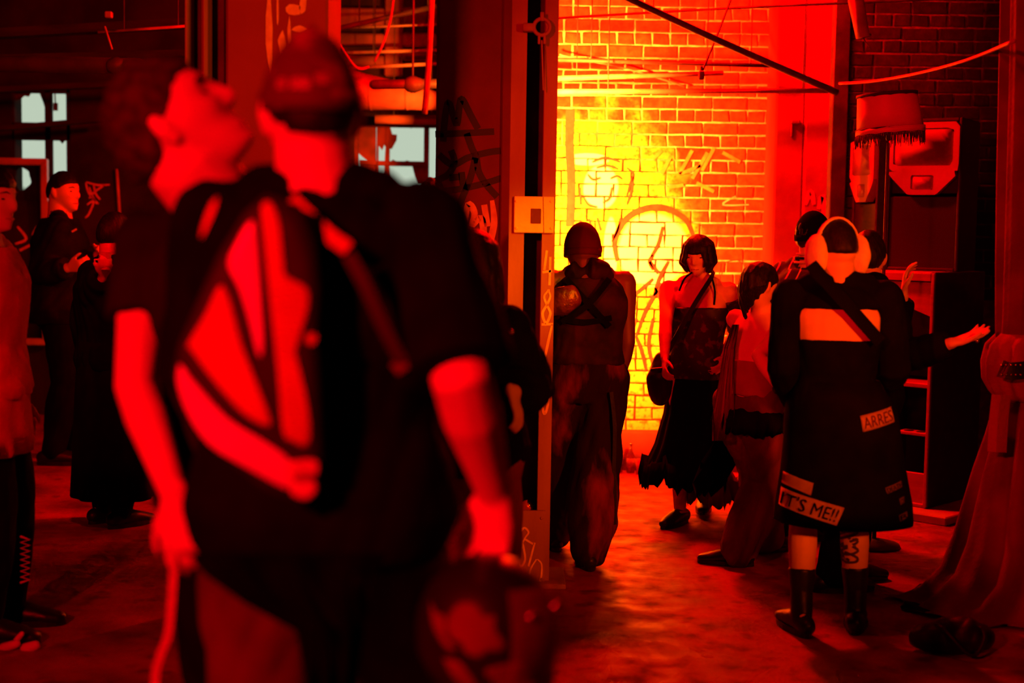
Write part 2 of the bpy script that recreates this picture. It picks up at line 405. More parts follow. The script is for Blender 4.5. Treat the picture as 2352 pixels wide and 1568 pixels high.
# concrete plinth at the foot of the brick wall
bm = bmesh.new()
prism(bm, [(XB0, YW - .02, LEDGE), (XB0, YW - .10, LEDGE - .02), (XB0, YW - .18, 0), (XB0, YW, 0)], (XB1 + .2 - XB0, 0, 0))
tag(build('baseboard_back', bm, mat('concrete_plinth', (0.42, 0.04, 0.03), 0.85, (0.28, 0.03, 0.02), 6, bump=0.3)), kind='structure')
YG = YW - 0.0062
def wp(px, py): p = at(px, py, YG); return Vector((p.x, YG, p.z))
def strokes(name, lists, material, parent, width_px, mapper, Y, nrm=(0, -1, 0), taper=True, thick=0.0015, label=None):
    bm = bmesh.new()
    for s in lists:
        ribbon(bm, smooth_path([mapper(*p) for p in s], 5), width_px * Y / F_PX, nrm, thick, taper)
    o = build(name, bm, material, parent, False)
    if label: o['label'] = label
    return o
# drawing on the wall: big round shape, branching lines, a face, hatching
strokes('graffiti', [[(1418, 600), (1412, 560), (1425, 520), (1455, 490), (1500, 476), (1540, 482), (1575, 505), (1592, 540)],
                     [(1410, 640), (1425, 660), (1455, 668)]], PAINT_R, wallb, 15, wp, YW, label='thick dark red arc of spray paint')
strokes('graffiti', [[(1522, 520), (1512, 560), (1495, 590)], [(1500, 620), (1492, 600), (1500, 585)],
                     [(1502, 680), (1514, 640), (1535, 600)], [(1492, 600), (1512, 628)], [(1440, 690), (1478, 660), (1500, 640)],
                     [(1462, 770), (1480, 720), (1502, 680), (1520, 650)], [(1430, 700), (1446, 740)], [(1504, 660), (1520, 690), (1545, 700)],
                     [(1420, 830), (1440, 790), (1462, 730)], [(1460, 770), (1475, 810), (1484, 850)], [(1500, 730), (1490, 790), (1500, 840)]], PAINT_R, wallb, 9, wp, YW,
        label='branching dark red painted lines')
strokes('graffiti', [[(1405, 430), (1400, 455), (1385, 465)], [(1440, 385), (1455, 400), (1448, 420), (1440, 450)], [(1455, 405), (1450, 440), (1440, 470)],
                     [(1360, 372), (1390, 362), (1425, 372)], [(1370, 385), (1395, 380), (1420, 388)], [(1425, 500), (1418, 530), (1405, 555)],
                     [(1332, 430), (1334, 470)], [(1345, 520), (1365, 545), (1370, 560)], [(1330, 505), (1345, 530)], [(1352, 502), (1362, 528)], [(1372, 500), (1380, 530)], [(1340, 452), (1352, 470), (1372, 476)], [(1350, 400), (1362, 412), (1380, 408)], [(1402, 410), (1418, 404), (1430, 412)]], PAINT_R, wallb, 6, wp, YW, label='painted face lines in dark red')
strokes('graffiti', [[(1310, 250), (1308, 330), (1312, 420), (1309, 520)]], PAINT_R, wallb, 20, wp, YW, taper=False, label='vertical dark red painted stripe')
strokes('graffiti', [[(1540, 360), (1520, 400)], [(1590, 345), (1560, 400)], [(1625, 350), (1590, 410)], [(1500, 365), (1520, 345)], [(1660, 350), (1700, 372)],
                     [(1560, 400), (1610, 380)], [(1640, 340), (1612, 392)], [(1600, 420), (1640, 440)], [(1535, 430), (1570, 425)]], PAINT_O, wallb, 9, wp, YW, label='pale diagonal hatching strokes')
strokes('graffiti', [[(1655, 605), (1700, 600), (1698, 660), (1655, 665), (1655, 605)]], PAINT_R, wallb, 3, wp, YW, label='thin drawn square')
strokes('graffiti', [[(1690, 850 - 400), (1660, 470), (1720, 470)]], PAINT_P, wallb, 4, wp, YW)

# ---- pilaster and post beside the bright wall
YP = 9.45
xa, xb, xc = at(1772, 600, YP).x, at(1838, 600, YP).x, at(1898, 600, YP).x
pil = empty('wall_pilaster', (xb, YP, 0), 'red lit plaster pilaster beside the brick wall', kind='structure')
bm = bmesh.new(); bevbox(bm, ((xa + xb) / 2, YP + .2, ZC / 2), (xb - xa, 0.4, ZC), .012); build('pier', bm, PLASTER, pil, False)
bm = bmesh.new(); bevbox(bm, ((xb + xc) / 2 + .01, YP + .17, ZC / 2), (xc - xb + .02, 0.4, ZC), .012); build('pier', bm, PLASTER, pil, False)
bm = bmesh.new(); p = at(1825, 280, YP); bevbox(bm, (p.x, YP - .02, p.z), (.06, .05, .03), .006); bevbox(bm, (p.x - .02, YP - .012, p.z - .05), (.012, .02, .1), .004); build('bracket', bm, PLASTER, pil, False)
def pp(px, py): p = at(px, py, YP - .034); return Vector((p.x, YP - .034, p.z))
strokes('graffiti', [[(1850, 470), (1862, 440), (1870, 470)], [(1880, 480), (1890, 450), (1892, 500)]], PAINT_P, pil, 12, pp, YP)
for i, (px0, px1, Y0, mm) in enumerate([(1904, 1940, 9.05, STEEL_D)]):
    a, b = at(px0, 500, Y0).x, at(px1, 500, Y0).x
    bm = bmesh.new(); bevbox(bm, ((a + b) / 2, Y0 + .05, ZC / 2), (b - a, .1, ZC), .006)
    tag(build('trim_1', bm, mm, smooth=False), 'dark steel post beside the pilaster', kind='structure')
# ---- dark brick wall behind the loudspeakers
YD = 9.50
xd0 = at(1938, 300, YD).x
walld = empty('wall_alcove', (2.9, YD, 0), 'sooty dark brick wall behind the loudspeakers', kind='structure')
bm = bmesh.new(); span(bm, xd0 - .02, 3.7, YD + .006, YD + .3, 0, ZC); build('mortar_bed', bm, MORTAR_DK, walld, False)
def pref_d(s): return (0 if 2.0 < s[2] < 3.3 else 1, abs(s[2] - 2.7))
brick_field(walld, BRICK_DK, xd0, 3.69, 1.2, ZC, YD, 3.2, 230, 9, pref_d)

# ---- far room: rear wall with broken windows
YF = 12.0
xr = -0.28
def wx(px): return at(px, 400, YF).x
def wz(py, px=500): return at(px, py, YF).z
wallf = empty('wall_far', (-3, YF, 0), 'dark rear wall with broken factory windows', kind='structure')
o1 = (wx(28), wx(162), wz(480, 100), wz(198, 100)); o2 = (wx(812), wx(1004), wz(500, 900), wz(288, 900))
bm = bmesh.new()
for (x0, x1, z0, z1) in ((-6, o1[0], 0, ZC), (o1[0], o1[1], 0, o1[2]), (o1[0], o1[1], o1[3], ZC), (o1[1], o2[0], 0, ZC), (o2[0], o2[1], 0, o2[2]), (o2[0], o2[1], o2[3], ZC), (o2[1], xr + .2, 0, ZC)):
    span(bm, x0, x1, YF, YF + .25, z0, z1)
build('wall_panel', bm, PLASTER_D, wallf, False)
bm = bmesh.new(); span(bm, xr - .02, xr + .2, YW + .25, YF, 0, ZC); tag(build('wall_return', bm, PLASTER_M, smooth=False), kind='structure')
GLASSD = mat('dirty_broken_glass', (0.10, 0.085, 0.02), 0.5, (0.02, 0.012, 0.008), 20)
BOARD = mat('dark_red_board', (0.16, 0.02, 0.02), 0.8, (0.08, 0.012, 0.012), 6)
def fp(px, py, Y): return at(px, py, Y)
def quad_bar(parent, name, px0, px1, py0, py1, Y, d, material):
    a = fp(px0, py1, Y); b = fp(px1, py0, Y)
    bm = bmesh.new(); bevbox(bm, ((a.x + b.x) / 2, Y, (a.z + b.z) / 2), (abs(b.x - a.x), d, abs(b.z - a.z)), .004)
    return build(name, bm, material, parent, False)
def shard(parent, pts, Y, material=None):
    bm = bmesh.new(); prism(bm, [fp(x, y, Y) for x, y in pts], (0, .004, 0)); return build('glass_shard', bm, material or GLASSD, parent, False)
w1 = empty('window_1', (wx(95), YF, wz(480, 100)), 'broken steel window behind the man in a black jacket', kind='structure')
for (nm, *r) in (('frame_bar', 20, 35, 192, 490), ('frame_bar', 156, 172, 192, 490), ('transom', 24, 168, 283, 321), ('mullion', 107, 119, 200, 490), ('frame_bar', 24, 168, 192, 203), ('frame_bar', 24, 168, 462, 486), ('glazing_bar', 24, 168, 206, 213)):
    quad_bar(w1, nm, *r, YF + .04, .06, PLASTER_D)
shard(w1, [(34, 212), (72, 212), (66, 222), (56, 220), (46, 228), (36, 231)], YF + .05)
shard(w1, [(90, 212), (109, 212), (109, 282), (103, 281), (105, 255), (99, 235)], YF + .05)
shard(w1, [(150, 213), (158, 213), (158, 270), (154, 258), (156, 240)], YF + .05)
shard(w1, [(121, 319), (157, 319), (150, 322), (143, 330), (136, 322)], YF + .05)
# boarded lower left pane with a round hole broken through it
bm = bmesh.new()
hole = [(52 + 18 * math.cos(t) * (1 + .12 * math.sin(5 * t)), 411 + 26 * math.sin(t) * (1 + .1 * math.cos(3 * t))) for t in np.linspace(0, 2 * PI, 24, endpoint=False)]
outer = []
for t in np.linspace(0, 2 * PI, 24, endpoint=False):
    c, s = math.cos(t), math.sin(t); k = 1 / max(abs(c) / 36, abs(s) / 50)
    outer.append((70 + k * c, 415 + k * s))
ra = [fp(x, y, YF + .03) for x, y in outer]; rb = [fp(x, y, YF + .03) for x, y in hole]
off = Vector((0, .01, 0))
loft(bm, [ra, rb, [p + off for p in rb], [p + off for p in ra], ra], cap=False); build('board', bm, PLASTER_D, w1, False)
tg = empty('hanging_latch', fp(126, 215, YF - .02), 'small black latch hanging in the broken window', 'latch')
bm = bmesh.new(); tube(bm, [fp(126, 214, YF - .02), fp(127, 236, YF - .02)], [.006, .006], 6); build('cord', bm, STEEL_D, tg)
bm = bmesh.new(); p = fp(127, 245, YF - .02); ra = [Vector((p.x + sx * .018, p.y, p.z + sz * .032)) for sx, sz in ((-1, -1), (1, -1), (1, 1), (-1, 1))]
prism(bm, ra, (0, .012, 0)); build('body', bm, STEEL_D, tg, False)
w2 = empty('window_2', (wx(905), YF, wz(500, 900)), 'shattered steel window beside the pillar', kind='structure')
for (nm, *r) in (('frame_bar', 806, 824, 280, 505), ('frame_bar', 806, 1006, 280, 291), ('frame_bar', 972, 986, 285, 505), ('glazing_bar', 826, 975, 371, 380), ('mullion', 864, 870, 288, 500), ('frame_bar', 806, 1006, 490, 505)):
    quad_bar(w2, nm, *r, YF + .04, .05, BOARD)
bm = bmesh.new(); prism(bm, [fp(888, 288, YF + .03), fp(896, 288, YF + .03), fp(892, 500, YF + .03), fp(876, 500, YF + .03)], (0, .03, 0)); build('mullion', bm, BOARD, w2, False)
for pts in ([(824, 288), (864, 288), (864, 372), (845, 370), (832, 360), (824, 352)], [(866, 288), (896, 290), (901, 308), (912, 309), (911, 322), (900, 342), (886, 340), (883, 332), (878, 345), (870, 335)],
            [(946, 378), (974, 378), (974, 424), (960, 424), (953, 405)], [(826, 380), (866, 380), (866, 470), (846, 470), (836, 420)],
            [(896, 373), (902, 366), (912, 371), (925, 372), (935, 368), (950, 374), (970, 374), (970, 378), (896, 378)], [(940, 289), (952, 289), (944, 295)]):
    shard(w2, pts, YF + .045, BOARD)
# distant trees and a street lamp outside
TREE = mat('dusk_treeline', (0.08, 0.1, 0.07), 0.9, (0.14, 0.16, 0.12), 0.6)
tl = bmesh.new(); rows = []
rng = np.random.RandomState(4)
for i in range(60):
    x = -20 + i * 0.45; h = 2.15 + 0.5 * math.sin(i * .7) * math.sin(i * .23) + rng.uniform(-.15, .2)
    rows.append([Vector((x, 40, -2)), Vector((x, 43, -2)), Vector((x, 43, h)), Vector((x, 41, h + .3)), Vector((x, 40, h))])
loft(tl, rows); tag(build('treeline', tl, TREE), 'hazy line of trees outside the broken window', 'trees', kind='stuff')
sl = empty('street_lamp', (at(905, 455, 30).x, 30, 0), 'lit street lamp outside the shattered window', 'street lamp')
p = at(905, 454, 30); bm = bmesh.new(); tube(bm, [(p.x, 30, -.5), (p.x, 30, p.z)], [.05, .04], 8); build('pole', bm, STEEL_D, sl)
bm = bmesh.new(); bmesh.ops.create_icosphere(bm, subdivisions=2, radius=.035, matrix=Matrix.Translation(p)); build('globe', bm, mat('lamp_globe', (1, 1, .8), emit=((.85, 1, .6), 6)), sl)
bm = bmesh.new(); span(bm, -60, 40, 12.6, 120, -.7, -.5); tag(build('ground_outside', bm, TREE, smooth=False), kind='structure')

# ---- brickwork and pipes of the far room (seen beside the pillar)
def pix_tube(name, pts, rpx, Y, material, parent=None, n=10, k=5, label=None, cat=None, group=None, kind=None, hang=(.3, .92)):
    P = []
    for q in pts:
        YY = q[2] if len(q) > 2 else Y
        P.append(at(q[0], q[1], YY))
    P = smooth_path(P, k) if len(P) > 2 else P
    r = rpx * Y / F_PX
    bm = bmesh.new(); tube(bm, P, [r] * len(P), n, ref=(0, 0.05, 1), round_=False)
    if name == 'pipe':
        o = empty(name, P[0]); build('body', bm, material, o)
        if hang:
            for t in hang:
                c = P[0].lerp(P[-1], t); hb = bmesh.new(); tube(hb, [c, Vector((c.x, c.y, ZC + .02))], [.004, .004], 6); build('hanger', hb, STEEL_D, o)
    else: o = build(name, bm, material, parent)
    return tag(o, label, cat, group, kind)
def pier(name, px0, px1, Y, d, material, label, z1=None):
    a, b = at(px0, 400, Y).x, at(px1, 400, Y).x
    bm = bmesh.new(); bevbox(bm, ((a + b) / 2, Y + d / 2, (z1 or ZC) / 2), (b - a, d, z1 or ZC), .012)
    return tag(build(name, bm, material, smooth=False), label, kind='structure')

for i, (a, b, y0, y1) in enumerate([(760, 884, 20, 62), (925, 1003, 18, 58), (760, 884, 78, 104), (925, 1003, 76, 108), (925, 1003, 122, 140), (790, 884, 128, 150), (882, 926, -30, 175)]):
    p0, p1 = at(a, y1, 11.9), at(b, y0, 11.9)
    bm = bmesh.new(); bevbox(bm, ((p0.x + p1.x) / 2, 11.93, (p0.z + p1.z) / 2), (p1.x - p0.x, .12, p1.z - p0.z), .015)
    o = build('trim_2', bm, PLASTER_M, smooth=False); tag(o, kind='structure')
G = 'overhead pipes of the far room'
pix_tube('pipe', [(748, 72), (1003, 14)], 6, 10.8, PIPE_D, label='dark sloping pipe above the cap, highest in the far room', cat='pipe', group=G)
pix_tube('pipe', [(750, 66), (1003, 56)], 2.5, 11.3, PIPE, label='thin bright conduit just under the sloping pipe', cat='pipe', group=G)
pix_tube('pipe', [(795, 121), (1003, 115)], 4, 11.45, PIPE, label='level pipe third from the top in the far room', cat='pipe', group=G)
pix_tube('pipe', [(800, 157), (1003, 146)], 4, 11.0, PIPE, label='level pipe directly above the wide pale duct', cat='pipe', group=G)
pix_tube('pipe', [(993, -20), (986, 130), (975, 262)], 7, 9.6, PIPE_D, label='dark upright pipe hanging close to the pillar', cat='pipe', group=G, hang=(0,))
pix_tube('cable', [(748, 52), (775, 95), (808, 145), (828, 158), (848, 153)], 3, 10.5, PIPE, label='drooping cable hooked over a pipe', cat='cable')
pix_tube('cable', [(905, -12), (898, 40), (882, 95), (860, 142)], 3, 10.5, PIPE, label='curved cable falling from the ceiling above the pipes', cat='cable')
DUCT_D = mat('dimmed_duct', (0.07, 0.03, 0.025), 0.7, (0.045, 0.02, 0.016), 6, bump=0.2)  # darker duct copy; dimness of the left side is put into its colour
DUCT = mat('pale_lagged_duct', (0.55, 0.22, 0.16), 0.7, (0.42, 0.15, 0.11), 6, bump=0.3, bscale=15)
dk = empty('air_duct', at(905, 215, 10.9), 'wide pale lagged duct under the pipes', 'duct')
bm = bmesh.new(); P = [at(795, 205, 10.9), at(860, 214, 10.9), at(930, 222, 10.9), at(1004, 232, 10.9)]
tube(bm, P, [.155, .13, .10, .07], 20, ref=(0, .05, 1), round_=False); build('body', bm, DUCT, dk)
for px in (852, 935):
    bm = bmesh.new(); c = at(px, 213 + (px - 852) * .11, 10.9); tube(bm, [c - Vector((.012, 0, 0)), c + Vector((.012, 0, 0))], [.135 - (px - 852) * .0004] * 2, 20, ref=(0, .05, 1), round_=False); build('band', bm, DUCT, dk)
bm = bmesh.new(); c = at(990, 215, 10.9); tube(bm, [c, Vector((c.x, c.y, ZC + .02))], [.008, .008], 6); build('hanger', bm, STEEL_D, dk)
dk2 = empty('flanged_pipe', at(930, 193, 10.2), 'dark capped pipe with a wide flange in front of the pale duct', 'pipe')
bm = bmesh.new(); tube(bm, [at(858, 194, 10.2), at(1003, 192, 10.2)], [.034, .034], 14, ref=(0, .05, 1)); build('body', bm, PIPE_D, dk2)
bm = bmesh.new(); tube(bm, [at(944, 194, 10.2), at(953, 194, 10.2)], [.06, .06], 16, ref=(0, .05, 1)); build('flange', bm, PIPE_D, dk2)
bm = bmesh.new(); tube(bm, [at(955, 194, 10.2), at(962, 194, 10.2)], [.05, .05], 16, ref=(0, .05, 1)); build('flange', bm, PIPE_D, dk2)
bm = bmesh.new(); c = at(948, 194, 10.2); tube(bm, [c, Vector((c.x, c.y, ZC + .02))], [.008, .008], 6); build('hanger', bm, STEEL_D, dk2)
pix_tube('pipe', [(862, 274), (1003, 276)], 11, 11.6, DUCT, label='fat pale pipe just above the shattered window', cat='pipe', group=G)

# ---- rear left: ceiling beams, duct, pipes, tall opening
def beam(px0, py0, px1, py1, Y, hpx, d, material, label):
    a, b = at(px0, py0, Y), at(px1, py1, Y); h = hpx * Y / F_PX
    bm = bmesh.new(); prism(bm, [a, b, b + Vector((0, 0, -h)), a + Vector((0, 0, -h))], (0, d, 0))
    return tag(build('beam', bm, material, smooth=False), label, kind='structure')
beam(-40, 126, 470, 112, 9.0, 14, .12, WOOD_D, 'dark timber beam above the long duct')
beam(-40, 66, 430, 40, 9.6, 20, .12, WOOD_D, 'dark timber beam near the ceiling')
beam(-40, 200, 470, 176, 11.4, 12, .1, WOOD_D, 'beam above the broken window')
beam(-40, 292, 280, 264, 11.6, 10, .1, WOOD_D, 'dark rail crossing the broken window')
d3 = empty('air_duct', at(240, 152, 8.6), 'round sooty duct with a dark clamp under the left beams', 'duct')
bm = bmesh.new(); tube(bm, [at(-30, 146, 8.9), at(120, 148, 8.75), at(320, 152, 8.6)], [.05, .05, .047], 16, ref=(0, .05, 1)); build('body', bm, DUCT_D, d3)
bm = bmesh.new(); tube(bm, [at(262, 151, 8.6), at(272, 151, 8.6)], [.052, .052], 16, ref=(0, .05, 1)); build('clamp', bm, STEEL_D, d3)
pix_tube('pipe', [(225, 74), (425, 60)], 3, 9.4, PIPE, label='thin level pipe above the round duct with a clamp', cat='pipe')
bk = empty('hanging_bracket', at(250, 60, 9.0), 'small bracket with a dangling rod below the left ceiling', 'bracket')
bm = bmesh.new(); bevbox(bm, at(250, 34, 9.0), (.045, .04, .04), .006); build('block', bm, PIPE, bk, False)
bm = bmesh.new(); tube(bm, [at(241, 62, 9.0), at(257, 112, 9.0)], [.007, .006], 8); build('rod', bm, PIPE, bk)
pix_tube('pipe', [(268, 388), (275, 498)], 3.5, 11.98, PIPE, label='short upright pipe on the far left wall', cat='pipe', hang=())
# dark board wall with a red tag, behind the man in the jacket
def lp(px, py): p = at(px, py, YF - .004); return Vector((p.x, YF - .004, p.z))
strokes('graffiti', [[(198, 418), (225, 425), (252, 424)], [(205, 430), (212, 450), (222, 468)], [(215, 424), (220, 445), (230, 458)], [(197, 420), (205, 445), (226, 468)], [(240, 425), (218, 440), (205, 455)],
                     [(200, 470), (215, 462), (205, 490), (196, 500)]], PAINT_P, wallf, 4, lp, YF, label='thin pink spray scribble')
strokes('graffiti', [[(170, 925), (185, 915), (192, 890), (185, 870), (175, 890), (185, 915)], [(190, 840), (202, 870), (198, 915)], [(178, 850), (190, 842)]], PAINT_P, wallf, 7, lp, YF, label='pink looping tag low on the wall')
strokes('graffiti', [[(40, 520), (60, 548), (35, 560)], [(45, 575), (75, 560)], [(75, 540), (85, 520)]], PAINT_P, wallf, 6, lp, YF)

# ================================================================== COLUMNS
# ---- built-up steel column: two channels with batten plates
YC = 6.42; KC = YC / F_PX
cb = at(1222, 1345, YC)
colm = empty('steel_column', (cb.x, YC, 0), 'riveted twin channel steel column sprayed with numbers', kind='structure')
xL0, xL1, xR0, xR1 = [at(px, 700, YC).x for px in (1166, 1201, 1242, 1272)]
def channel(x0, x1, web_at_left):
    bm = bmesh.new(); d = .20; t = .012
    span(bm, x0, x1, YC, YC + t, 0.0, ZC); span(bm, x0, x1, YC + d - t, YC + d, 0, ZC)
    wx0 = x0 if web_at_left else x1 - t
    span(bm, wx0, wx0 + t, YC + t, YC + d - t, 0, ZC)
    return build('channel', bm, STEEL, colm, False)
channel(xL0, xL1, True); channel(xR0, xR1, False)
bm = bmesh.new(); span(bm, xL0, xR1, YC + .2, YC + .212, 0, ZC); build('web_plate', bm, STEEL_D, colm, False)
BATTEN = mat('yellowed_batten_plate', (0.85, 0.72, 0.34), 0.6, (0.75, 0.6, 0.25), 8, bump=0.15)
def plate(px0, px1, py0, py1, y, t, material, name='batten_plate'):
    a, b = at(px0, py1, y), at(px1, py0, y)
    bm = bmesh.new(); bevbox(bm, ((a.x + b.x) / 2, y, (a.z + b.z) / 2), (b.x - a.x, t, b.z - a.z), .003); return build(name, bm, material, colm, False)
pl = plate(1180, 1273, 452, 534, YC - .012, .022, BATTEN)
a, b = at(1219, 513, YC - .025), at(1243, 479, YC - .025)
bm = bmesh.new(); bevbox(bm, ((a.x + b.x) / 2, YC - .025, (a.z + b.z) / 2), (b.x - a.x, .006, b.z - a.z), .002)
o = build('patch', bm, PAINT_R, pl, False); o['label'] = 'dark square patch on the plate'
bm = bmesh.new(); ribbon(bm, [at(1248, 452, YC - .0245), at(1249, 534, YC - .0245)], .002, (0, -1, 0)); build('seam', bm, PAINT_R, pl, False)
gp = plate(1160, 1254, 1172, 1352, YC - .008, .016, STEEL)
gp['label'] = 'rusty base gusset plate with sprayed numbers'
bm = bmesh.new(); bevbox(bm, ((xL0 + xR1) / 2, YC + .1, .012), (.36, .34, .024), .004); build('base_plate', bm, STEEL, colm, False)
for px, py in ((1172, 1190), (1172, 1260), (1172, 1330), (1244, 1190), (1244, 1330), (1186, 462), (1186, 524), (1266, 462), (1266, 524)):
    bm = bmesh.new(); c = at(px, py, YC - .018 if py > 600 else YC - .024)
    bmesh.ops.create_uvsphere(bm, u_segments=8, v_segments=5, radius=.007, matrix=Matrix.Translation(c) @ Matrix.Diagonal((1, .5, 1, 1))); build('rivet', bm, STEEL if py > 600 else BATTEN, colm)
ORANGE_P = mat('orange_spray_paint', (0.88, 0.7, 0.22), 0.6, (0.75, 0.5, 0.15), 25)
def cp(px, py): p = at(px, py, YC - .002); return Vector((p.x, YC - .002, p.z))
o = strokes('graffiti', [[(1256, 575), (1250, 620)], [(1264, 590), (1262, 655)], [(1246, 625), (1268, 622)],
    [(1262, 665), (1250, 680), (1256, 700), (1264, 720), (1254, 742), (1246, 720), (1256, 700), (1264, 680), (1258, 665)],
    [(1244, 745), (1270, 744)], [(1268, 745), (1258, 790), (1250, 830)],
    [(1254, 842), (1244, 880), (1244, 920), (1250, 950), (1258, 930), (1262, 880), (1258, 846)]], ORANGE_P, colm, 6, cp, YC)
o['label'] = 'orange sprayed number 4870 running down the column'
def gpx(px, py): p = at(px, py, YC - .0165); return Vector((p.x, YC - .0165, p.z))
o = strokes('graffiti', [[(1176, 1200), (1166, 1250), (1184, 1262)], [(1186, 1225), (1180, 1295)],
    [(1196, 1255), (1206, 1235), (1214, 1222), (1204, 1212), (1194, 1228), (1202, 1255), (1206, 1285), (1196, 1300), (1190, 1278), (1200, 1255)],
    [(1206, 1238), (1226, 1250)], [(1228, 1246), (1214, 1300)], [(1232, 1284), (1218, 1310), (1218, 1344), (1230, 1352), (1242, 1330), (1244, 1296), (1234, 1284)]], ORANGE_P, colm, 5, gpx, YC)
o['label'] = 'orange sprayed number 4870 on the base plate'
cl = bmesh.new(); c = at(1245, 62, YC - .05)
R = Matrix.Rotation(PI / 2, 4, 'X')
t_ = []
for k in range(20):
    a_ = 2 * PI * k / 20; cc = c + Vector((math.cos(a_) * .036, 0, math.sin(a_) * .036)); rad = Vector((math.cos(a_), 0, math.sin(a_)))
    t_.append([cc + rad * (.009 * math.cos(q)) + Vector((0, .009 * math.sin(q), 0)) for q in np.linspace(0, 2 * PI, 8, endpoint=False)])
t_.append(t_[0]); loft(cl, t_, cap=False)
bevbox(cl, c + Vector((-.06, .02, -.002)), (.05, .06, .035), .004); bevbox(cl, c + Vector((0, .0, .045)), (.018, .02, .04), .003); bevbox(cl, c + Vector((-.012, 0, -.05)), (.012, .016, .05), .003); bevbox(cl, c + Vector((.012, 0, -.05)), (.012, .016, .05), .003)
shk = build('shackle', cl, STEEL, colm)
bm = bmesh.new(); tube(bm, [c + Vector((0, 0, -.06)), at(1248, 206, YC - .05)], [.004, .004], 6); build('rod', bm, STEEL, shk)

# ---- rendered masonry pillar with tags
YB = 7.7
a, b = at(1001, 300, YB).x, at(1180, 300, YB).x
pb = empty('pillar', ((a + b) / 2, YB, 0), 'dark rendered masonry pillar with black and pink tags', kind='structure')
PILM = mat('brown_render', (0.17, 0.02, 0.015), 0.85, (0.12, 0.014, 0.01), 2.2, bump=0.3, bscale=14)
bm = bmesh.new(); bevbox(bm, ((a + b) / 2, YB + .25, ZC / 2), (b - a, .5, ZC), .015); build('shaft', bm, PILM, pb, False)
bm = bmesh.new(); e = at(1150, 300, YB).x; bevbox(bm, ((e + b) / 2 + .004, YB - .012, ZC / 2), (b - e, .03, ZC), .006); build('corner_guard', bm, PILM, pb, False)
def bp_(px, py): p = at(px, py, YB - .002); return Vector((p.x, min(YB, YB - .002), p.z))
o = strokes('graffiti', [[(1018, 325), (1022, 270), (1030, 235), (1040, 262), (1050, 285), (1056, 240), (1062, 228), (1080, 262), (1098, 296)],
    [(1000, 308), (1060, 306), (1135, 302)], [(1008, 355), (1040, 378), (1075, 362), (1120, 350), (1150, 346)], [(1072, 306), (1084, 340), (1094, 362), (1100, 395), (1118, 425), (1142, 452)],
    [(1092, 362), (1080, 410), (1055, 470)], [(1002, 415), (1030, 400), (1044, 372), (1036, 345)], [(1004, 440), (1050, 435), (1110, 422), (1160, 406)], [(1006, 418), (1020, 452), (1034, 480)], [(1032, 408), (1056, 406)], [(1060, 395), (1064, 425)]], PAINT_K, pb, 15, bp_, YB, taper=False)
o['label'] = 'jagged black spray tag'
o = strokes('graffiti', [[(1004, 470), (1020, 500), (1040, 540)], [(1030, 510), (1046, 490), (1052, 540)], [(1065, 530), (1075, 470), (1090, 490), (1080, 520)], [(1085, 520), (1105, 500), (1110, 540), (1095, 560)], [(1130, 460), (1135, 510), (1125, 560), (1118, 600)], [(1040, 545), (1070, 560), (1100, 600)], [(1008, 462), (1036, 470)], [(1112, 470), (1120, 520)]], PAINT_P, pb, 16, bp_, YB)
o['label'] = 'pink spray tag low on the pillar'

# ---- wide column behind the two men
YA = 5.6
ca = empty('column', (at(620, 300, YA).x, YA, 0), 'wide red column with flaking yellow paint behind the two men', kind='structure')
COLA = mat('faded_red_render', (0.30, 0.05, 0.04), 0.85, (0.24, 0.035, 0.03), 2, bump=0.2, bscale=12)
def slab(px0, px1, y0, d, material, nm):
    a, b = at(px0, 300, y0).x, at(px1, 300, y0).x
    bm = bmesh.new(); bevbox(bm, ((a + b) / 2, y0 + d / 2, ZC / 2), (b - a, d, ZC), .01); return build(nm, bm, material, ca, False)
slab(518, 752, YA, .42, COLA, 'shaft'); slab(424, 432, YA - .01, .12, STEEL, 'flange'); slab(462, 476, YA - .02, .1, STEEL, 'flange'); slab(428, 520, YA + .1, .25, STEEL_D, 'web')
YELP = mat('flaking_yellow_paint', (0.85, 0.75, 0.2), 0.7, (0.7, 0.5, 0.12), 18)
bm = bmesh.new()
rnd = random.Random(5)
def ap(px, py): p = at(px, py, YA - .002); return Vector((p.x, YA - .002, p.z))
for (x0, y0, x1, y1) in ((612, -20, 625, 150), (635, -10, 640, 60), (655, 10, 690, 35), (660, 45, 668, 110), (672, 60, 700, 72), (640, 75, 655, 130), (688, -10, 704, 30), (676, 90, 690, 130), (645, -20, 680, -6)):
    n = 9; pts = []
    for k in range(n):
        q = 2 * PI * k / n; pts.append(ap((x0 + x1) / 2 + (x1 - x0) / 2 * 1.25 * math.cos(q) * rnd.uniform(.7, 1.1), (y0 + y1) / 2 + (y1 - y0) / 2 * 1.2 * math.sin(q) * rnd.uniform(.75, 1.1)))
    prism(bm, pts, (0, -.0015, 0))
o = build('flaking_paint', bm, YELP, ca, False); o['label'] = 'flakes of yellow paint'

# ================================================================== OVERHEAD, RIGHT OF THE COLUMN
G2 = 'pipes and rods in front of the brick wall'
pix_tube('pipe', [(1405, -22, 8.3), (1650, 93, 8.5), (1922, 212, 8.9)], 8, 8.5, PIPE_D, n=12, label='long dark pipe sloping down to the steel post', cat='pipe', group=G2, hang=())
pix_tube('pipe', [(1180, 134), (1772, 151)], 5, 9.3, PIPE_D, label='dark level pipe crossing the top of the brick wall', cat='pipe', group=G2)
pix_tube('pipe', [(1180, 183), (1662, 168)], 6, 9.4, PIPE, label='bright short pipe with a cap ending mid wall', cat='pipe', group=G2)
pix_tube('pipe', [(1180, 211), (1902, 208)], 6, 9.25, PIPE, label='bright level pipe, lowest across the brick wall', cat='pipe', group=G2)
pix_tube('pipe', [(1180, 48), (1700, 18), (2250, -6)], 3, 8.9, PIPE_D, label='thin conduit highest across the brick wall', cat='pipe', group=G2)
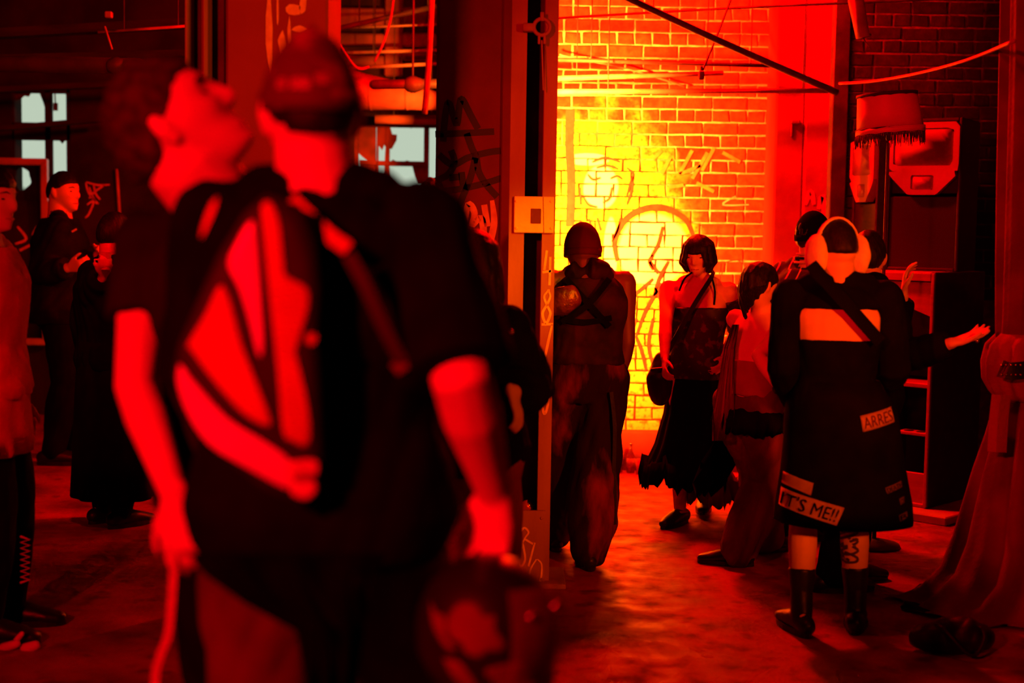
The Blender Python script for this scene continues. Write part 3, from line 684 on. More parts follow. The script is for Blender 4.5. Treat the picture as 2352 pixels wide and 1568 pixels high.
pix_tube('cable', [(1285, 124, 9.7), (1310, 132, 9.7), (1440, 158, 9.72), (1572, 198, 9.75)], 2, 9.7, PIPE, label='slack pale cable drooping over the top of the brick wall', cat='cable')
dl = empty('pull_switch', at(1610, 172, 8.7), 'small dark switch box hanging from a cord by the brick wall', 'switch')
bm = bmesh.new(); tube(bm, [at(1690, -30, 8.7), at(1650, 75, 8.7), at(1613, 165, 8.7)], [.006] * 3, 6); build('cord', bm, STEEL_D, dl)
bm = bmesh.new(); bevbox(bm, at(1611, 173, 8.7), (.034, .034, .055), .006); build('box', bm, STEEL_D, dl, False)
bm = bmesh.new(); bevbox(bm, at(1611, 158, 8.7), (.016, .016, .035), .004); build('cap', bm, STEEL_D, dl, False)
pix_tube('string', [(1928, 192, 8.95), (2010, 186, 8.7), (2110, 168, 8.2), (2220, 138, 7.0), (2330, 94, 5.75)], 3.5, 8.2, PIPE, label='red lit string stretched from the steel post across the dark brick', cat='string')
hd = empty('hanging_conduit', at(1978, 45, 8.4), 'short fat conduit stub hanging from the ceiling by the post', 'conduit')
bm = bmesh.new(); tube(bm, [Vector((at(1962, -60, 8.4).x, 8.4, ZC)), at(1966, 0, 8.4), at(1982, 86, 8.4)], [.047, .046, .04], 14, round_=False); build('pipe', bm, PIPE, hd)
bm = bmesh.new(); tube(bm, [at(1981, 84, 8.4), at(1998, 80, 8.4)], [.012, .01], 6); tube(bm, [at(1984, 90, 8.4), at(2000, 112, 8.4)], [.004, .002], 5); build('wire_end', bm, PIPE_D, hd)

# ================================================================== LOUDSPEAKERS
CAB = mat('black_cabinet_paint', (0.018, 0.015, 0.015), 0.5, (0.03, 0.025, 0.024), 20, bump=0.1, bscale=200)
CABR = mat('dark_plywood_face', (0.36, 0.05, 0.035), 0.55, (0.3, 0.04, 0.03), 5, aniso=(1, 1, 8))
BEZ = mat('grey_horn_moulding', (0.42, 0.4, 0.38), 0.35, (0.36, 0.34, 0.33), 4)
BAFF = mat('loudspeaker_grille', (0.01, 0.009, 0.009), 0.7)
class Local:
    def __init__(s, base, rz): s.b = Vector(base); s.R = Matrix.Rotation(rz, 3, 'Z'); s.rz = rz
    def __call__(s, x, y, z): return s.b + s.R @ Vector((x, y, z))
    def box(s, name, c, size, material, parent, b=.006):
        bm = bmesh.new(); bevbox(bm, s(*c), size, b, s.R); return build(name, bm, material, parent, False)
def top_speaker(loc, rz, W, D, H, label, group):
    """local: front at y=0 facing -y, body towards +y"""
    L = Local(loc, rz); root = empty('loudspeaker', loc, label, 'loudspeaker', group); t = .02
    L.box('side_panel', (-W / 2 + t / 2, D / 2, H / 2), (t, D, H), CAB, root); L.box('side_panel', (W / 2 - t / 2, D / 2, H / 2), (t, D, H), CAB, root)
    L.box('top_panel', (0, D / 2, H - t / 2), (W - 2 * t, D, t), CAB, root); L.box('bottom_panel', (0, D / 2, t / 2), (W - 2 * t, D, t), CAB, root)
    L.box('back_panel', (0, D - t / 2, H / 2), (W - 2 * t, t, H - 2 * t), CAB, root)
    # octagonal moulding with horn mouth and small port
    mw, mt, mb = W * .96, H - .025, H * .50
    c = .11
    prof = [(-mw / 2, mt), (mw / 2, mt), (mw / 2, mb + c * 1.15), (mw * .20, mb), (-mw * .20, mb), (-mw / 2, mb + c * 1.15)]
    hx, h0, h1 = mw * .42, mb + .17, mt - .035
    def framed(outer, inner, y0, y1):
        bm = bmesh.new()
        n = len(inner)
        ro = [L(x, y0, z) for x, z in outer]; ri = [L(x, y0, z) for x, z in inner]; rib = [L(x, y1, z) for x, z in inner]; rob = [L(x, y1, z) for x, z in outer]
        loft(bm, [ri, ro, rob, rib, ri], cap=False); return bm
    def resample(poly, cx, cz, n=40):
        out = []
        for k in range(n):
            a = 2 * PI * k / n + .03; dx, dz = math.cos(a), math.sin(a); best = 9
            for (x0, z0), (x1, z1) in zip(poly, poly[1:] + poly[:1]):
                ex, ez = x1 - x0, z1 - z0; den = dx * ez - dz * ex
                if abs(den) < 1e-9: continue
                u = ((x0 - cx) * ez - (z0 - cz) * ex) / den; v = ((x0 - cx) * dz - (z0 - cz) * dx) / den
                if u > 0 and -1e-6 <= v <= 1 + 1e-6: best = min(best, u)
            out.append((cx + dx * best, cz + dz * best))
        return out
    hz = (h0 + h1) / 2
    upper = [(-mw / 2, mt), (mw / 2, mt), (mw / 2, h0 - .03), (-mw / 2, h0 - .03)]
    mouth = [(-hx, h1), (hx, h1), (hx, h0), (-hx, h0)]
    fr = build('horn_frame', framed(resample(upper, 0, hz), resample(mouth, 0, hz), -.025, .03), BEZ, root, False)
    lower = [(-mw / 2, h0 - .03), (mw / 2, h0 - .03), (mw / 2, mb + c * 1.15), (mw * .20, mb), (-mw * .20, mb), (-mw / 2, mb + c * 1.15)]
    px_, p0, p1 = mw * .16, mb + .03, mb + .115
    port = [(-px_, p1), (px_, p1), (px_, p0), (-px_, p0)]
    pz = (p0 + p1) / 2
    build('port_frame', framed(resample(lower, 0, pz), resample(port, 0, pz), -.025, .03), BEZ, root, False)
    bm = bmesh.new()    # flaring horn throat
    m0 = resample(mouth, 0, hz, 32); rings = []
    for (s_, y) in ((1, -.02), (.8, .08), (.5, .18), (.26, .26)):
        rings.append([L(x * s_, y, hz + (z - hz) * s_) for x, z in m0])
    loft(bm, rings); build('horn', bm, BEZ, root)
    bm = bmesh.new(); m0 = resample(port, 0, pz, 24); loft(bm, [[L(x * s_, y, pz + (z - pz) * s_) for x, z in m0] for s_, y in ((1, -.02), (.6, .06), (.35, .1))]); build('tweeter_horn', bm, BEZ, root)
    L.box('phase_plug', (0.02, .12, hz), (hx * .9, .05, .018), BEZ, root, .008)
    L.box('grille', (0, .02, mb * .5), (W - 2 * t, .015, mb - .02), BAFF, root, .004)
    L.box('baffle', (0, .05, H * .75), (W - 2 * t, .012, H * .48), BAFF, root, .003)
    return root
def sub_speaker(loc, rz, W, D, H, label, group):
    L = Local(loc, rz); root = empty('bass_cabinet', loc, label, 'loudspeaker', group); t = .025
    L.box('side_panel', (-W / 2 + t / 2, D / 2, H / 2), (t, D, H), CAB, root); L.box('side_panel', (W / 2 - t / 2, D / 2, H / 2), (t, D, H), CAB, root)
    L.box('top_panel', (0, D / 2, H - t / 2), (W - 2 * t, D, t), CABR, root); L.box('bottom_panel', (0, D / 2, t / 2), (W - 2 * t, D, t), CABR, root)
    L.box('back_panel', (0, D - t / 2, H / 2), (W - 2 * t, t, H - 2 * t), BAFF, root)
    L.box('edge_strip', (W / 2 - t / 2, -.006, H / 2), (t * .8, .014, H - .01), CABR, root, .003)
    L.box('edge_strip', (0, -.006, H - .03), (W - 2 * t, .014, .045), CABR, root, .003)
    L.box('shelf', (0, .12, H * .52), (W - 2 * t, .24, .026), CABR, root, .004)
    bm = bmesh.new(); prism(bm, [L(W / 2 - t, .02, H - .06), L(W / 2 - t, .02, H - .26), L(-W * .12, .02, H - .06 - .10), L(-W / 2 + t, .02, H - .2), L(-W / 2 + t, .02, H - .06)], L.R @ Vector((0, .02, 0))); build('front_panel', bm, CABR, root, False)
    bm = bmesh.new(); prism(bm, [L(-W / 2 + t, .28, H * .54), L(-W / 2 + t, .05, H - .1), L(-W / 2 + t, .08, H - .1), L(-W / 2 + t, .31, H * .54)], L.R @ Vector((W - 2 * t, 0, 0))); build('baffle', bm, BAFF, root, False)
    L.box('lower_panel', (W * .30, .02, .11), (W * .3, .02, .18), CABR, root, .004)
    hp = L.box('handle_plate', (W * .28, .04, .43), (W * .36, .10, .02), CABR, root, .004)
    for q in (-.04, .04):
        bm = bmesh.new(); c0 = L(W * .28 + q, .03, .4405); tube(bm, [c0, c0 + Vector((0, 0, .002))], [(.028, .034)] * 2, 16, ref=L.R @ Vector((1, 0, 0)), round_=False); build('finger_hole', bm, BAFF, hp)
    return root
SG = 'loudspeaker stack on the right'
# bass cabinets: visible corner at x 2140 -> 2115
ys = 8.15
corner = at(2128, 1203, ys); rzs = -math.radians(44)      # front turned towards the bright wall
Ws, Ds, Hs = .50, .62, 1.37
Rz = Matrix.Rotation(rzs, 3, 'Z')
b0 = Vector((corner.x, ys, 0)) - Rz @ Vector((Ws / 2, 0, 0)); b0.z = 0.05
PLI = mat('pale_timber_pallet', (0.4, 0.26, 0.2), 0.7, (0.3, 0.18, 0.13), 5, aniso=(1, 1, 6))
pal = empty('speaker_plinth', (b0.x, b0.y, 0), 'low board plinth under the loudspeaker stack', 'plinth')
Lp = Local((b0.x, b0.y, 0), rzs)
for k in range(4): Lp.box('board', (0.05, -.06 + .21 * k, .025), (.8, .2, .05), PLI, pal)
sub_speaker(b0, rzs, Ws, Ds, Hs, 'tall open fronted black bass cabinet carrying the horn loudspeaker', SG)
yt = 8.36; Wt, Dt, Ht = .44, .38, .90
ct = at(2204, 480, yt); rzt = -math.radians(33); Rt = Matrix.Rotation(rzt, 3, 'Z')
b1 = Vector((ct.x, yt, 0)) - Rt @ Vector((Wt / 2, 0, 0)); b1.z = 0.05 + Hs
top_speaker(b1, rzt, Wt, Dt, Ht, 'black horn loudspeaker on the tall bass cabinet, facing out', SG)
# second stack, turned away, only its front edge seen
rz2 = -math.radians(80); ys2 = 9.02
c2 = at(2012, 500, ys2); R2 = Matrix.Rotation(rz2, 3, 'Z')
b2 = Vector((c2.x, ys2, 0)) - R2 @ Vector((.19, 0, 0)) ; b2.z = .05 + .95
b2b = Vector((b2.x, b2.y, 0.0))
top_speaker(Vector((b2.x, b2.y, 1.42)), rz2, .38, .34, Ht * .93, 'horn loudspeaker turned sideways towards the brick wall', SG)
sub_speaker(b2b, rz2, .38, .34, 1.42, 'bass cabinet under the sideways turned horn loudspeaker', SG)

# ---- floor lamp with a tilted fringed shade, in front of the speakers
YL = 7.35
lx = at(2034, 500, YL).x
SHADE = mat('satin_lampshade', (0.72, 0.5, 0.36), 0.45, (0.66, 0.45, 0.32), 5, sheen=0.3)
FRINGE = mat('dark_lamp_fringe', (0.03, 0.015, 0.012), 0.8)
fl = empty('floor_lamp', (lx, YL, 0), 'floor lamp with a crooked fringed drum shade before the loudspeakers', 'lamp')
bm = bmesh.new(); tube(bm, [(lx, YL, .03), (lx, YL, 1.2), (lx, YL, at(2034, 330, YL).z)], [.012, .01, .009], 10); build('pole', bm, STEEL_D, fl)
bm = bmesh.new(); tube(bm, [(lx, YL, 0.001), (lx, YL, .02), (lx, YL, .045)], [.14, .13, .03], 20, round_=False); build('base', bm, STEEL_D, fl)
ct_, cb_ = at(2037, 218, YL), at(2045, 300, YL); axis = (cb_ - ct_).normalized()
tilt = Matrix.Rotation(math.radians(-6), 3, 'Y')
def sring(c, r, n=48, wob=0.0):
    return [c + Matrix.Rotation(math.radians(-5), 3, 'Y') @ Vector((r * math.cos(2 * PI * k / n), r * math.sin(2 * PI * k / n), wob * math.sin(12 * 2 * PI * k / n))) for k in range(n)]
bm = bmesh.new(); r0, r1 = 66 * YL / F_PX, 75 * YL / F_PX
loft(bm, [sring(ct_, r0), sring(ct_.lerp(cb_, .5), (r0 + r1) / 2), sring(cb_, r1), sring(cb_, r1 - .004), sring(ct_, r0 - .004), sring(ct_, r0)], cap=False); sh = build('lamp_shade', bm, SHADE, fl)
for c, r, nm, mm, hh in ((ct_, r0, 'top_trim', FRINGE, .016), (cb_, r1, 'bottom_trim', SHADE, .03), (ct_.lerp(cb_, .93), r1 - .001, 'ribbon', FRINGE, .006)):
    bm = bmesh.new(); d_ = Vector((0, 0, hh / 2)); loft(bm, [sring(c + d_, r + .002), sring(c + d_, r + .005), sring(c - d_, r + .006, wob=.003), sring(c - d_, r + .002), sring(c + d_, r + .002)], cap=False); build(nm, bm, mm, sh)
bm = bmesh.new(); rnd = random.Random(2)
for k, p in enumerate(sring(cb_ + Vector((0, 0, -.012)), r1 + .001, 110)):
    ln = .055 * rnd.uniform(.6, 1.3); tube(bm, [p, p + Vector((rnd.uniform(-.008, .008), rnd.uniform(-.008, .008), -ln))], [.0035, .0015], 4, round_=False)
build('fringe', bm, FRINGE, sh)
bm = bmesh.new(); tube(bm, [ct_ + Vector((-r0, 0, .0)), ct_ + Vector((r0, 0, 0))], [.003, .003], 6); tube(bm, [ct_, Vector((lx, YL, cb_.z)), Vector((lx, YL, cb_.z - .04))], [.006, .012, .014], 8); build('lamp_holder', bm, STEEL_D, fl)

# ================================================================== CURTAIN ON THE RIGHT
YQ = 6.2; kq = YQ / F_PX
CURT = mat('old_velvet_curtain', (0.18, 0.02, 0.016), 0.9, (0.12, 0.014, 0.012), 5, bump=0.35, bscale=50, sheen=0.15, spec=0.15)
CURL_ = mat('pale_cloth_tie', (0.30, 0.06, 0.05), 0.9, (0.24, 0.05, 0.04), 6, bump=0.4, bscale=60)
cx = at(2400, 800, YQ).x
qroot = empty('curtain', (cx, YQ, 0), 'heavy tied curtain spilling onto the floor at the picture edge', 'curtain')
def curtain_ring(py, pxl, fold, n=140, depth=.2, ph=0.0, fl=0.0):
    """folds around the bunch; left edge at pixel pxl"""
    z = max(at(2300, py, YQ).z, .004); rl = cx - at(pxl, py, YQ).x; out = []
    for k in range(n):
        a = 2 * PI * k / n; ca_, sa_ = math.cos(a), math.sin(a)
        rx = rl if ca_ < 0 else min(rl, .3); w_ = 1 + fold * (math.sin(11 * a + ph) * .6 + math.sin(17 * a + 1.3 + ph * .6) * .4)
        out.append(Vector((cx + rx * ca_ * w_, YQ + (depth + fl * (1 if sa_ < 0 else .3)) * sa_ * w_, z + (.012 * math.sin(9 * a) if z < .02 else 0) + (.004 if z < .02 else 0))))
    return out
bm = bmesh.new(); rings = []
for (py, pxl, fo, dp, f) in ((-160, 2318, .10, .16, 0), (0, 2312, .10, .16, 0), (200, 2309, .11, .16, 0), (420, 2304, .11, .16, 0), (600, 2300, .1, .16, 0), (720, 2297, .08, .15, 0), (790, 2294, .05, .14, 0), (850, 2300, .03, .12, 0), (890, 2302, .03, .12, 0), (930, 2290, .05, .14, 0), (1000, 2275, .08, .17, .02), (1080, 2252, .10, .2, .05), (1160, 2232, .11, .22, .09), (1240, 2212, .11, .26, .13), (1310, 2185, .11, .26, .14), (1360, 2140, .1, .28, .14), (1392, 2092, .09, .3, .14), (1412, 2064, .08, .31, .14), (1424, 2052, .08, .32, .14)):
    rings.append(curtain_ring(py, pxl, fo, depth=dp, fl=f, ph=py * .0009))
loft(bm, rings); build('drape', bm, CURT, qroot)
bm = bmesh.new(); rings = []
for (py, pxl, fo) in ((765, 2296, .04), (790, 2274, .08), (830, 2266, .10), (870, 2268, .10), (900, 2280, .06), (915, 2292, .03)):
    rings.append(curtain_ring(py, pxl, fo, depth=.17, ph=2))
loft(bm, rings); kn = build('knotted_tie', bm, CURL_, qroot)
bm = bmesh.new()
P = []
for py, pxl in ((905, 2278), (960, 2272), (1036, 2268)):
    P.append([at(pxl, py, YQ - .24), at(pxl + 20, py + 2, YQ - .275), at(pxl + 44, py + 3, YQ - .25), at(pxl + 44, py + 3, YQ - .24), at(pxl + 20, py + 2, YQ - .26), at(pxl, py, YQ - .23)])
loft(bm, P); o = build('tie_end', bm, CURL_, kn, False)
bm = bmesh.new(); P = smooth_path([at(2296, 845, YQ - .19), at(2318, 852, YQ - .21), at(2345, 850, YQ - .2), at(2370, 846, YQ - .15)], 4)
ribbon(bm, P, .075, (0, -1, 0), .006); bl = build('studded_belt', bm, LEATHER, kn, False)
for k in range(10):
    bm = bmesh.new(); c = at(2300 + (k % 5) * 11, 838 + 22 * (k // 5), YQ - .222); bmesh.ops.create_icosphere(bm, subdivisions=1, radius=.0055, matrix=Matrix.Translation(c)); build('stud', bm, CHROME, bl)
# dark cloth pile lying on the floor at the curtain's foot

# ================================================================== PEOPLE: the builder
def sm(t, a, b):
    t = min(max((t - a) / (b - a), 0), 1); return t * t * (3 - 2 * t)
def head_point(x, y, z, s, female=False):
    """unit-sphere direction -> point of a human head (x right, y forward, z up)"""
    X = .077 * x * (1 - (.34 if female else .27) * sm(-z, .05, 1)); Z = .118 * z
    Y = (.098 if y > 0 else .106) * y
    if y < 0: Y *= 1 - .45 * sm(-z, .25, .95)
    Y += .046 * sm(-z, .3, 1)
    if y > 0:
        f = sm(y, .1, .6)
        nz = sm(Z, .02, -.027) * sm(Z, -.043, -.030) if Z > -.05 else 0
        Y += f * (.027 * math.exp(-(X / .0125) ** 2) * nz + .006 * math.exp(-(X / .012) ** 2) * sm(Z, .04, .0) * sm(Z, -.03, -.01))
        Y -= f * .010 * math.exp(-((abs(X) - .032) / .015) ** 2 - ((Z - .006) / .011) ** 2)
        Y += f * .005 * math.exp(-((Z - .030) / .010) ** 2) * math.exp(-(X / .05) ** 4)
        Y += f * .006 * math.exp(-(X / .022) ** 2) * (math.exp(-((Z + .058) / .005) ** 2) + 1.1 * math.exp(-((Z + .071) / .006) ** 2))
        Y -= f * .004 * math.exp(-((Z + .083) / .006) ** 2) * math.exp(-(X / .03) ** 2)
        Y += f * .009 * math.exp(-((Z + .104) / .014) ** 2) * math.exp(-(X / .022) ** 2)
        Y += f * .004 * math.exp(-((abs(X) - .045) / .016) ** 2 - ((Z + .022) / .018) ** 2)
    return Vector((X, Y, Z)) * s
def sphere_rings(nu, nv):
    for j in range(1, nv):
        th = PI * j / nv
        yield [(math.cos(2 * PI * i / nu) * math.sin(th), math.sin(2 * PI * i / nu) * math.sin(th), math.cos(th)) for i in range(nu)]

class Person:
    def __init__(s, label, px, Y, H, heading, py=1000, lean=(0, 0), twist=0, headdir=None, headroll=0, feet=None, hipdrop=0.0, build=1.0, shw=1.0, skin=None, group=None, neckfwd=0.0, hs=1.0, hx=0.0, headpx=None):
        s.H = H; s.build = build; s.skin = skin or SKIN; s.hs = hs
        x = at(px, py, Y).x; s.root = empty('person', (x, Y, 0), label, 'person', group)
        s.o = Vector((x, Y, 0)); th = math.radians(heading)
        s.fw = Vector((math.sin(th), math.cos(th), 0)); s.rt = Vector((math.cos(th), -math.sin(th), 0)); s.up = Vector((0, 0, 1))
        tw = math.radians(heading + twist)
        s.fw2 = Vector((math.sin(tw), math.cos(tw), 0)); s.rt2 = Vector((math.cos(tw), -math.sin(tw), 0))
        hz = .52 * H - hipdrop
        s.pel = s.o + Vector((0, 0, hz + .01 * H))
        a, b = math.radians(lean[0]), math.radians(lean[1])
        def d(k): return (s.up * math.cos(a * k) * math.cos(b * k) + s.fw * math.sin(a * k) + s.rt * math.sin(b * k)).normalized()
        s.u1, s.u2 = d(.45), d(1)
        s.waist = s.pel + s.u1 * .085 * H; s.chest = s.waist + s.u2 * .11 * H; s.neck = s.chest + s.u2 * .108 * H
        s.sh = {k: s.chest + s.u2 * .078 * H + s.rt2 * (k * .105 * H * shw * build) for k in (-1, 1)}
        s.hip = {k: s.pel + s.rt * (k * .052 * H * build) - Vector((0, 0, .01 * H)) for k in (-1, 1)}
        hd = Vector(headdir) if headdir is not None else Vector(s.fw2)
        hd.normalize(); hr = hd.cross(s.up); hr.normalize(); hu = hr.cross(hd)
        rr = Matrix.Rotation(math.radians(headroll), 3, hd); hr, hu = rr @ hr, rr @ hu
        s.hR = Matrix((hr, hd, hu)).transposed(); s.hscale = H / 1.76 * hs
        s.head = s.neck + (s.u2 * .62 + hu * .38) * (.088 * H) + s.fw2 * (.012 * H + neckfwd) + s.rt2 * hx
        if headpx: s.head = at(*headpx)
        # legs (feet given as world offsets from the root: x, y)
        feet = feet or {-1: s.rt * (-.09) * 1.0, 1: s.rt * .09}
        s.ank, s.knee, s.fdir = {}, {}, {}
        for k in (-1, 1):
            f = feet[k]; fdir = s.fw
            if isinstance(f, (tuple, list)):
                lift = f[2] if len(f) > 2 else 0
                if len(f) > 3: tt = math.radians(f[3]); fdir = Vector((math.sin(tt), math.cos(tt), 0))
                f = Vector((f[0], f[1], lift))
            s.ank[k] = s.o + Vector((f.x, f.y, f.z + .046 * H)); s.fdir[k] = fdir
            s.knee[k] = s.ik(s.hip[k], s.ank[k], .242 * H, .236 * H, s.fw)
        s.arm = {}
    @staticmethod
    def ik(a, b, l1, l2, hint):
        d = b - a; L = d.length; u = d.normalized(); L = min(L, (l1 + l2) * .999)
        x = (l1 * l1 - l2 * l2 + L * L) / (2 * L); h = math.sqrt(max(l1 * l1 - x * x, 0))
        v = hint - u * hint.dot(u)
        v = v.normalized() if v.length > 1e-4 else Vector((0, 1, 0))
        return a + u * x + v * h
    def set_arm(s, k, elbow, wrist, palm=None, curl=.45, handdir=None, spread=1.0, hand=True):
        """elbow / wrist: picture pixel and distance that the bone points at (lengths stay human)"""
        H = s.H; a = s.sh[k]
        e = a + (at(*elbow) - a).normalized() * (.172 * H); w_ = e + (at(*wrist) - e).normalized() * (.148 * H)
        d = (w_ - e).normalized(); hd_ = Vector(handdir).normalized() if handdir is not None else d
        p = Vector(palm) if palm is not None else s.rt * (-k)
        p = (p - hd_ * p.dot(hd_)).normalized()
        s.arm[k] = (e, w_, hd_, p, curl, spread, hand); return s
    def rest_arm(s, k, out=.12, fwd=.05, bend=.25, **kw):
        H = s.H; a = s.sh[k]
        e = a + (s.rt2 * (k * out) + s.fw2 * (fwd - .08) - s.up).normalized() * (.172 * H)
        w_ = e + (s.rt2 * (k * out * .3) + s.fw2 * bend - s.up).normalized() * (.148 * H); d = (w_ - e).normalized()
        p = s.rt2 * (-k); p = (p - d * p.dot(d)).normalized()
        s.arm[k] = (e, w_, d, p, .5, 1.0, True); return s
    # ---------- torso profile: t in stature units along the spine
    PROF = [(-.065, .066, .058), (-.03, .088, .070), (.0, .099, .073), (.04, .093, .066), (.085, .083, .059), (.13, .088, .062), (.18, .097, .068), (.225, .100, .068), (.262, .088, .054), (.285, .060, .044), (.303, .034, .036)]
    def spine(s, t):
        if t < .085: return s.pel + s.u1 * (t * s.H)
        return s.waist + s.u2 * ((t - .085) * s.H)
    def torso(s, bm, t0=-.065, t1=.303, infl=0.0, flare=None, n=24, depthk=1.0):
        rings = []; ts = [t for t, _, _ in s.PROF]
        tt = sorted(set([t0, t1] + [t for t in ts if t0 < t < t1]))
        for t in tt:
            w_ = np.interp(t, ts, [a for _, a, _ in s.PROF]); d = np.interp(t, ts, [b for _, _, b in s.PROF])
            f = flare(t) if flare else 0
            q = sm(t, 0, .2); r = (s.rt * (1 - q) + s.rt2 * q).normalized(); u = s.u1 if t < .085 else s.u2
            fwv = u.cross(r); c = s.spine(t); a = w_ * s.H * s.build + infl + f; b = (d * s.H * s.build + infl + f * .7) * depthk
            ring = []
            for k in range(n):
                an = 2 * PI * k / n; cx_, sy = math.cos(an), math.sin(an); e = .8
                ring.append(c + r * (a * math.copysign(abs(cx_) ** e, cx_)) + fwv * (b * math.copysign(abs(sy) ** e, sy)))
            rings.append(ring)
        loft(bm, rings)
    def leg(s, bm, k, infl=(0, 0, 0, 0), n=14, t1=1.0):
        H = s.H * (0.5 + .5 * s.build); hp, kn, an = s.hip[k], s.knee[k], s.ank[k]
        if callable(infl): pass
        pts = [hp + Vector((0, 0, .02 * H)), hp.lerp(kn, .3), hp.lerp(kn, .7), kn, kn.lerp(an, .3), kn.lerp(an, .65), kn.lerp(an, t1)]
        i0, i1, i2, i3 = infl
        rad = [.052 * H + i0, .050 * H + i0, .040 * H + (i0 + i1) / 2, .033 * H + i1, .034 * H + i1 * .6 + i2 * .4, .028 * H + i2, (.021 * H + i3)]
        tube(bm, pts, rad, n)
    def arm_tube(s, bm, k, infl=0.0, t0=0.0, t1=2.0, n=12):
        """t: 0 shoulder, 1 elbow, 2 wrist"""
        e, w_ = s.arm[k][:2]; a = s.sh[k]; H = s.H * (.5 + .5 * s.build) * getattr(s, 'armk', 1.0)
        prof = [(0, .034), (.25, .032), (.6, .026), (1, .0225), (1.3, .0235), (1.7, .018), (2, .0145)]
        ts = sorted(set([t0, t1] + [t for t, _ in prof if t0 < t < t1])); f = infl if callable(infl) else (lambda t: infl)
        pts = [(a.lerp(e, t) if t <= 1 else e.lerp(w_, t - 1)) for t in ts]; rad = [np.interp(t, [p for p, _ in prof], [r for _, r in prof]) * H + f(t) for t in ts]
        tube(bm, pts, rad, n, round_=(t0 == 0), round1=False)
    def add_hand(s, bm, k):
        e, w_, d, p, curl, spread, hand = s.arm[k]
        if not hand: return
        q = s.H / 1.76 * getattr(s, 'armk', 1.0) ** .5; t = d.cross(p) * k        # towards the thumb
        tube(bm, [w_ - d * .02 * q, w_ + d * .02 * q, w_ + d * .055 * q, w_ + d * .095 * q], [(.026 * q, .019 * q), (.033 * q, .017 * q), (.041 * q, .015 * q), (.042 * q, .012 * q)], 12, ref=t)
        for i, (off, ln) in enumerate(((.031, .072), (.0105, .080), (-.0105, .075), (-.031, .060))):
            b = w_ + d * (.092 - .004 * abs(i - 1)) * q + t * off * q; c = curl[i] if isinstance(curl, (list, tuple)) else curl * (.9 + .12 * i)
            dd = (d + t * (off * 1.6 * spread)).normalized(); pts = [b - dd * .02 * q, b]; ang = 0
            for seg, bend in ((.46, .7), (.31, 1.0), (.25, .7)):
                ang += c * bend; v = dd * math.cos(ang) + p * math.sin(ang); pts.append(pts[-1] + v * (ln * seg * q))
            tube(bm, pts, [.0095 * q, .0098 * q, .0092 * q, .0086 * q, .0072 * q], 8)
        b = w_ + d * .028 * q + t * .026 * q; d1 = (d * .75 + t * .62 + p * .35).normalized(); d2 = (d * .92 + t * .15 + p * .4).normalized()
        tube(bm, [b - d1 * .015 * q, b + d1 * .03 * q, b + d1 * .048 * q + d2 * .02 * q, b + d1 * .05 * q + d2 * .044 * q], [.014 * q, .0125 * q, .0105 * q, .008 * q], 8)
    def add_head(s, bm, female=False, nu=44, nv=34, ears=True):
        k = s.hscale; rings = []
        for r in sphere_rings(nu, nv): rings.append([s.head + s.hR @ head_point(x, y, z, k, female) for x, y, z in r])
        loft(bm, rings)
        nb = s.head + s.hR @ Vector((0, -.025 * k, -.06 * k)); r_ = (.031 if female else .036) * s.H * (.5 + .5 * s.build) * getattr(s, 'nk', 1.0)
        tube(bm, [s.neck - s.u2 * .03 * s.H, s.neck + (nb - s.neck) * .45, nb], [r_ * 1.25, r_, r_ * .98], 16)
        if ears:
            for q in (-1, 1):
                c = s.head + s.hR @ (Vector((q * .076, -.008, -.008)) * k)
                tube(bm, [c + s.hR @ (Vector((0, .004, -.026)) * k), c + s.hR @ (Vector((q * .007, -.004, 0)) * k), c + s.hR @ (Vector((q * .005, -.008, .024)) * k)], [(.007 * k, .010 * k), (.007 * k, .016 * k), (.007 * k, .012 * k)], 8, ref=s.hR @ Vector((1, 0, 0)))
    def body(s, voxel=.008, female=False, smooth=3, legs=True, ears=True, torso=True):
        bm = bmesh.new()
        if torso: s.torso(bm)
        for k in (-1, 1):
            if legs:
                s.leg(bm, k)
                f = s.fdir[k]; a = s.ank[k]; H = s.H
                tube(bm, [a + Vector((0, 0, -.01 * H)) - f * .02 * H, a + Vector((0, 0, -.02 * H)) + f * .03 * H, a + Vector((0, 0, -.034 * H)) + f * .09 * H], [(.02 * H, .026 * H), (.022 * H, .022 * H), (.022 * H, .011 * H)], 10, ref=f.cross(s.up))
            s.arm_tube(bm, k); s.add_hand(bm, k)
            tube(bm, [s.neck - s.u2 * .035 * s.H, s.sh[k] - s.u2 * .0 * s.H], [.032 * s.H, .030 * s.H], 12)
        for k in (-1, 1): tube(bm, [s.neck + (s.head - s.neck) * .12 - s.fw2 * .012, s.neck.lerp(s.sh[k], .55) + s.u2 * .012 * s.H], [.026 * s.H, .020 * s.H], 10)
        s.add_head(bm, female, ears=ears)
        o = organic('body', bm, s.skin, s.root, voxel, smooth); return o
    def face(s, lips=True):
        k = s.hscale
        for q in (-1, 1):
            bm = bmesh.new(); c = s.head + s.hR @ (Vector((q * .032, .079, .005)) * k)
            bmesh.ops.create_uvsphere(bm, u_segments=12, v_segments=8, radius=.0105 * k, matrix=Matrix.Translation(c) @ (s.hR @ Matrix.Diagonal((1.2, .6, .42))).to_4x4()); build('eye', bm, EYE, s.root)
            bm = bmesh.new(); tube(bm, [s.head + s.hR @ (Vector((q * .016, .094, .026)) * k), s.head + s.hR @ (Vector((q * .034, .091, .032)) * k), s.head + s.hR @ (Vector((q * .052, .078, .026)) * k)], [.0022 * k, .003 * k, .0012 * k], 6); build('eyebrow', bm, HAIRM, s.root)
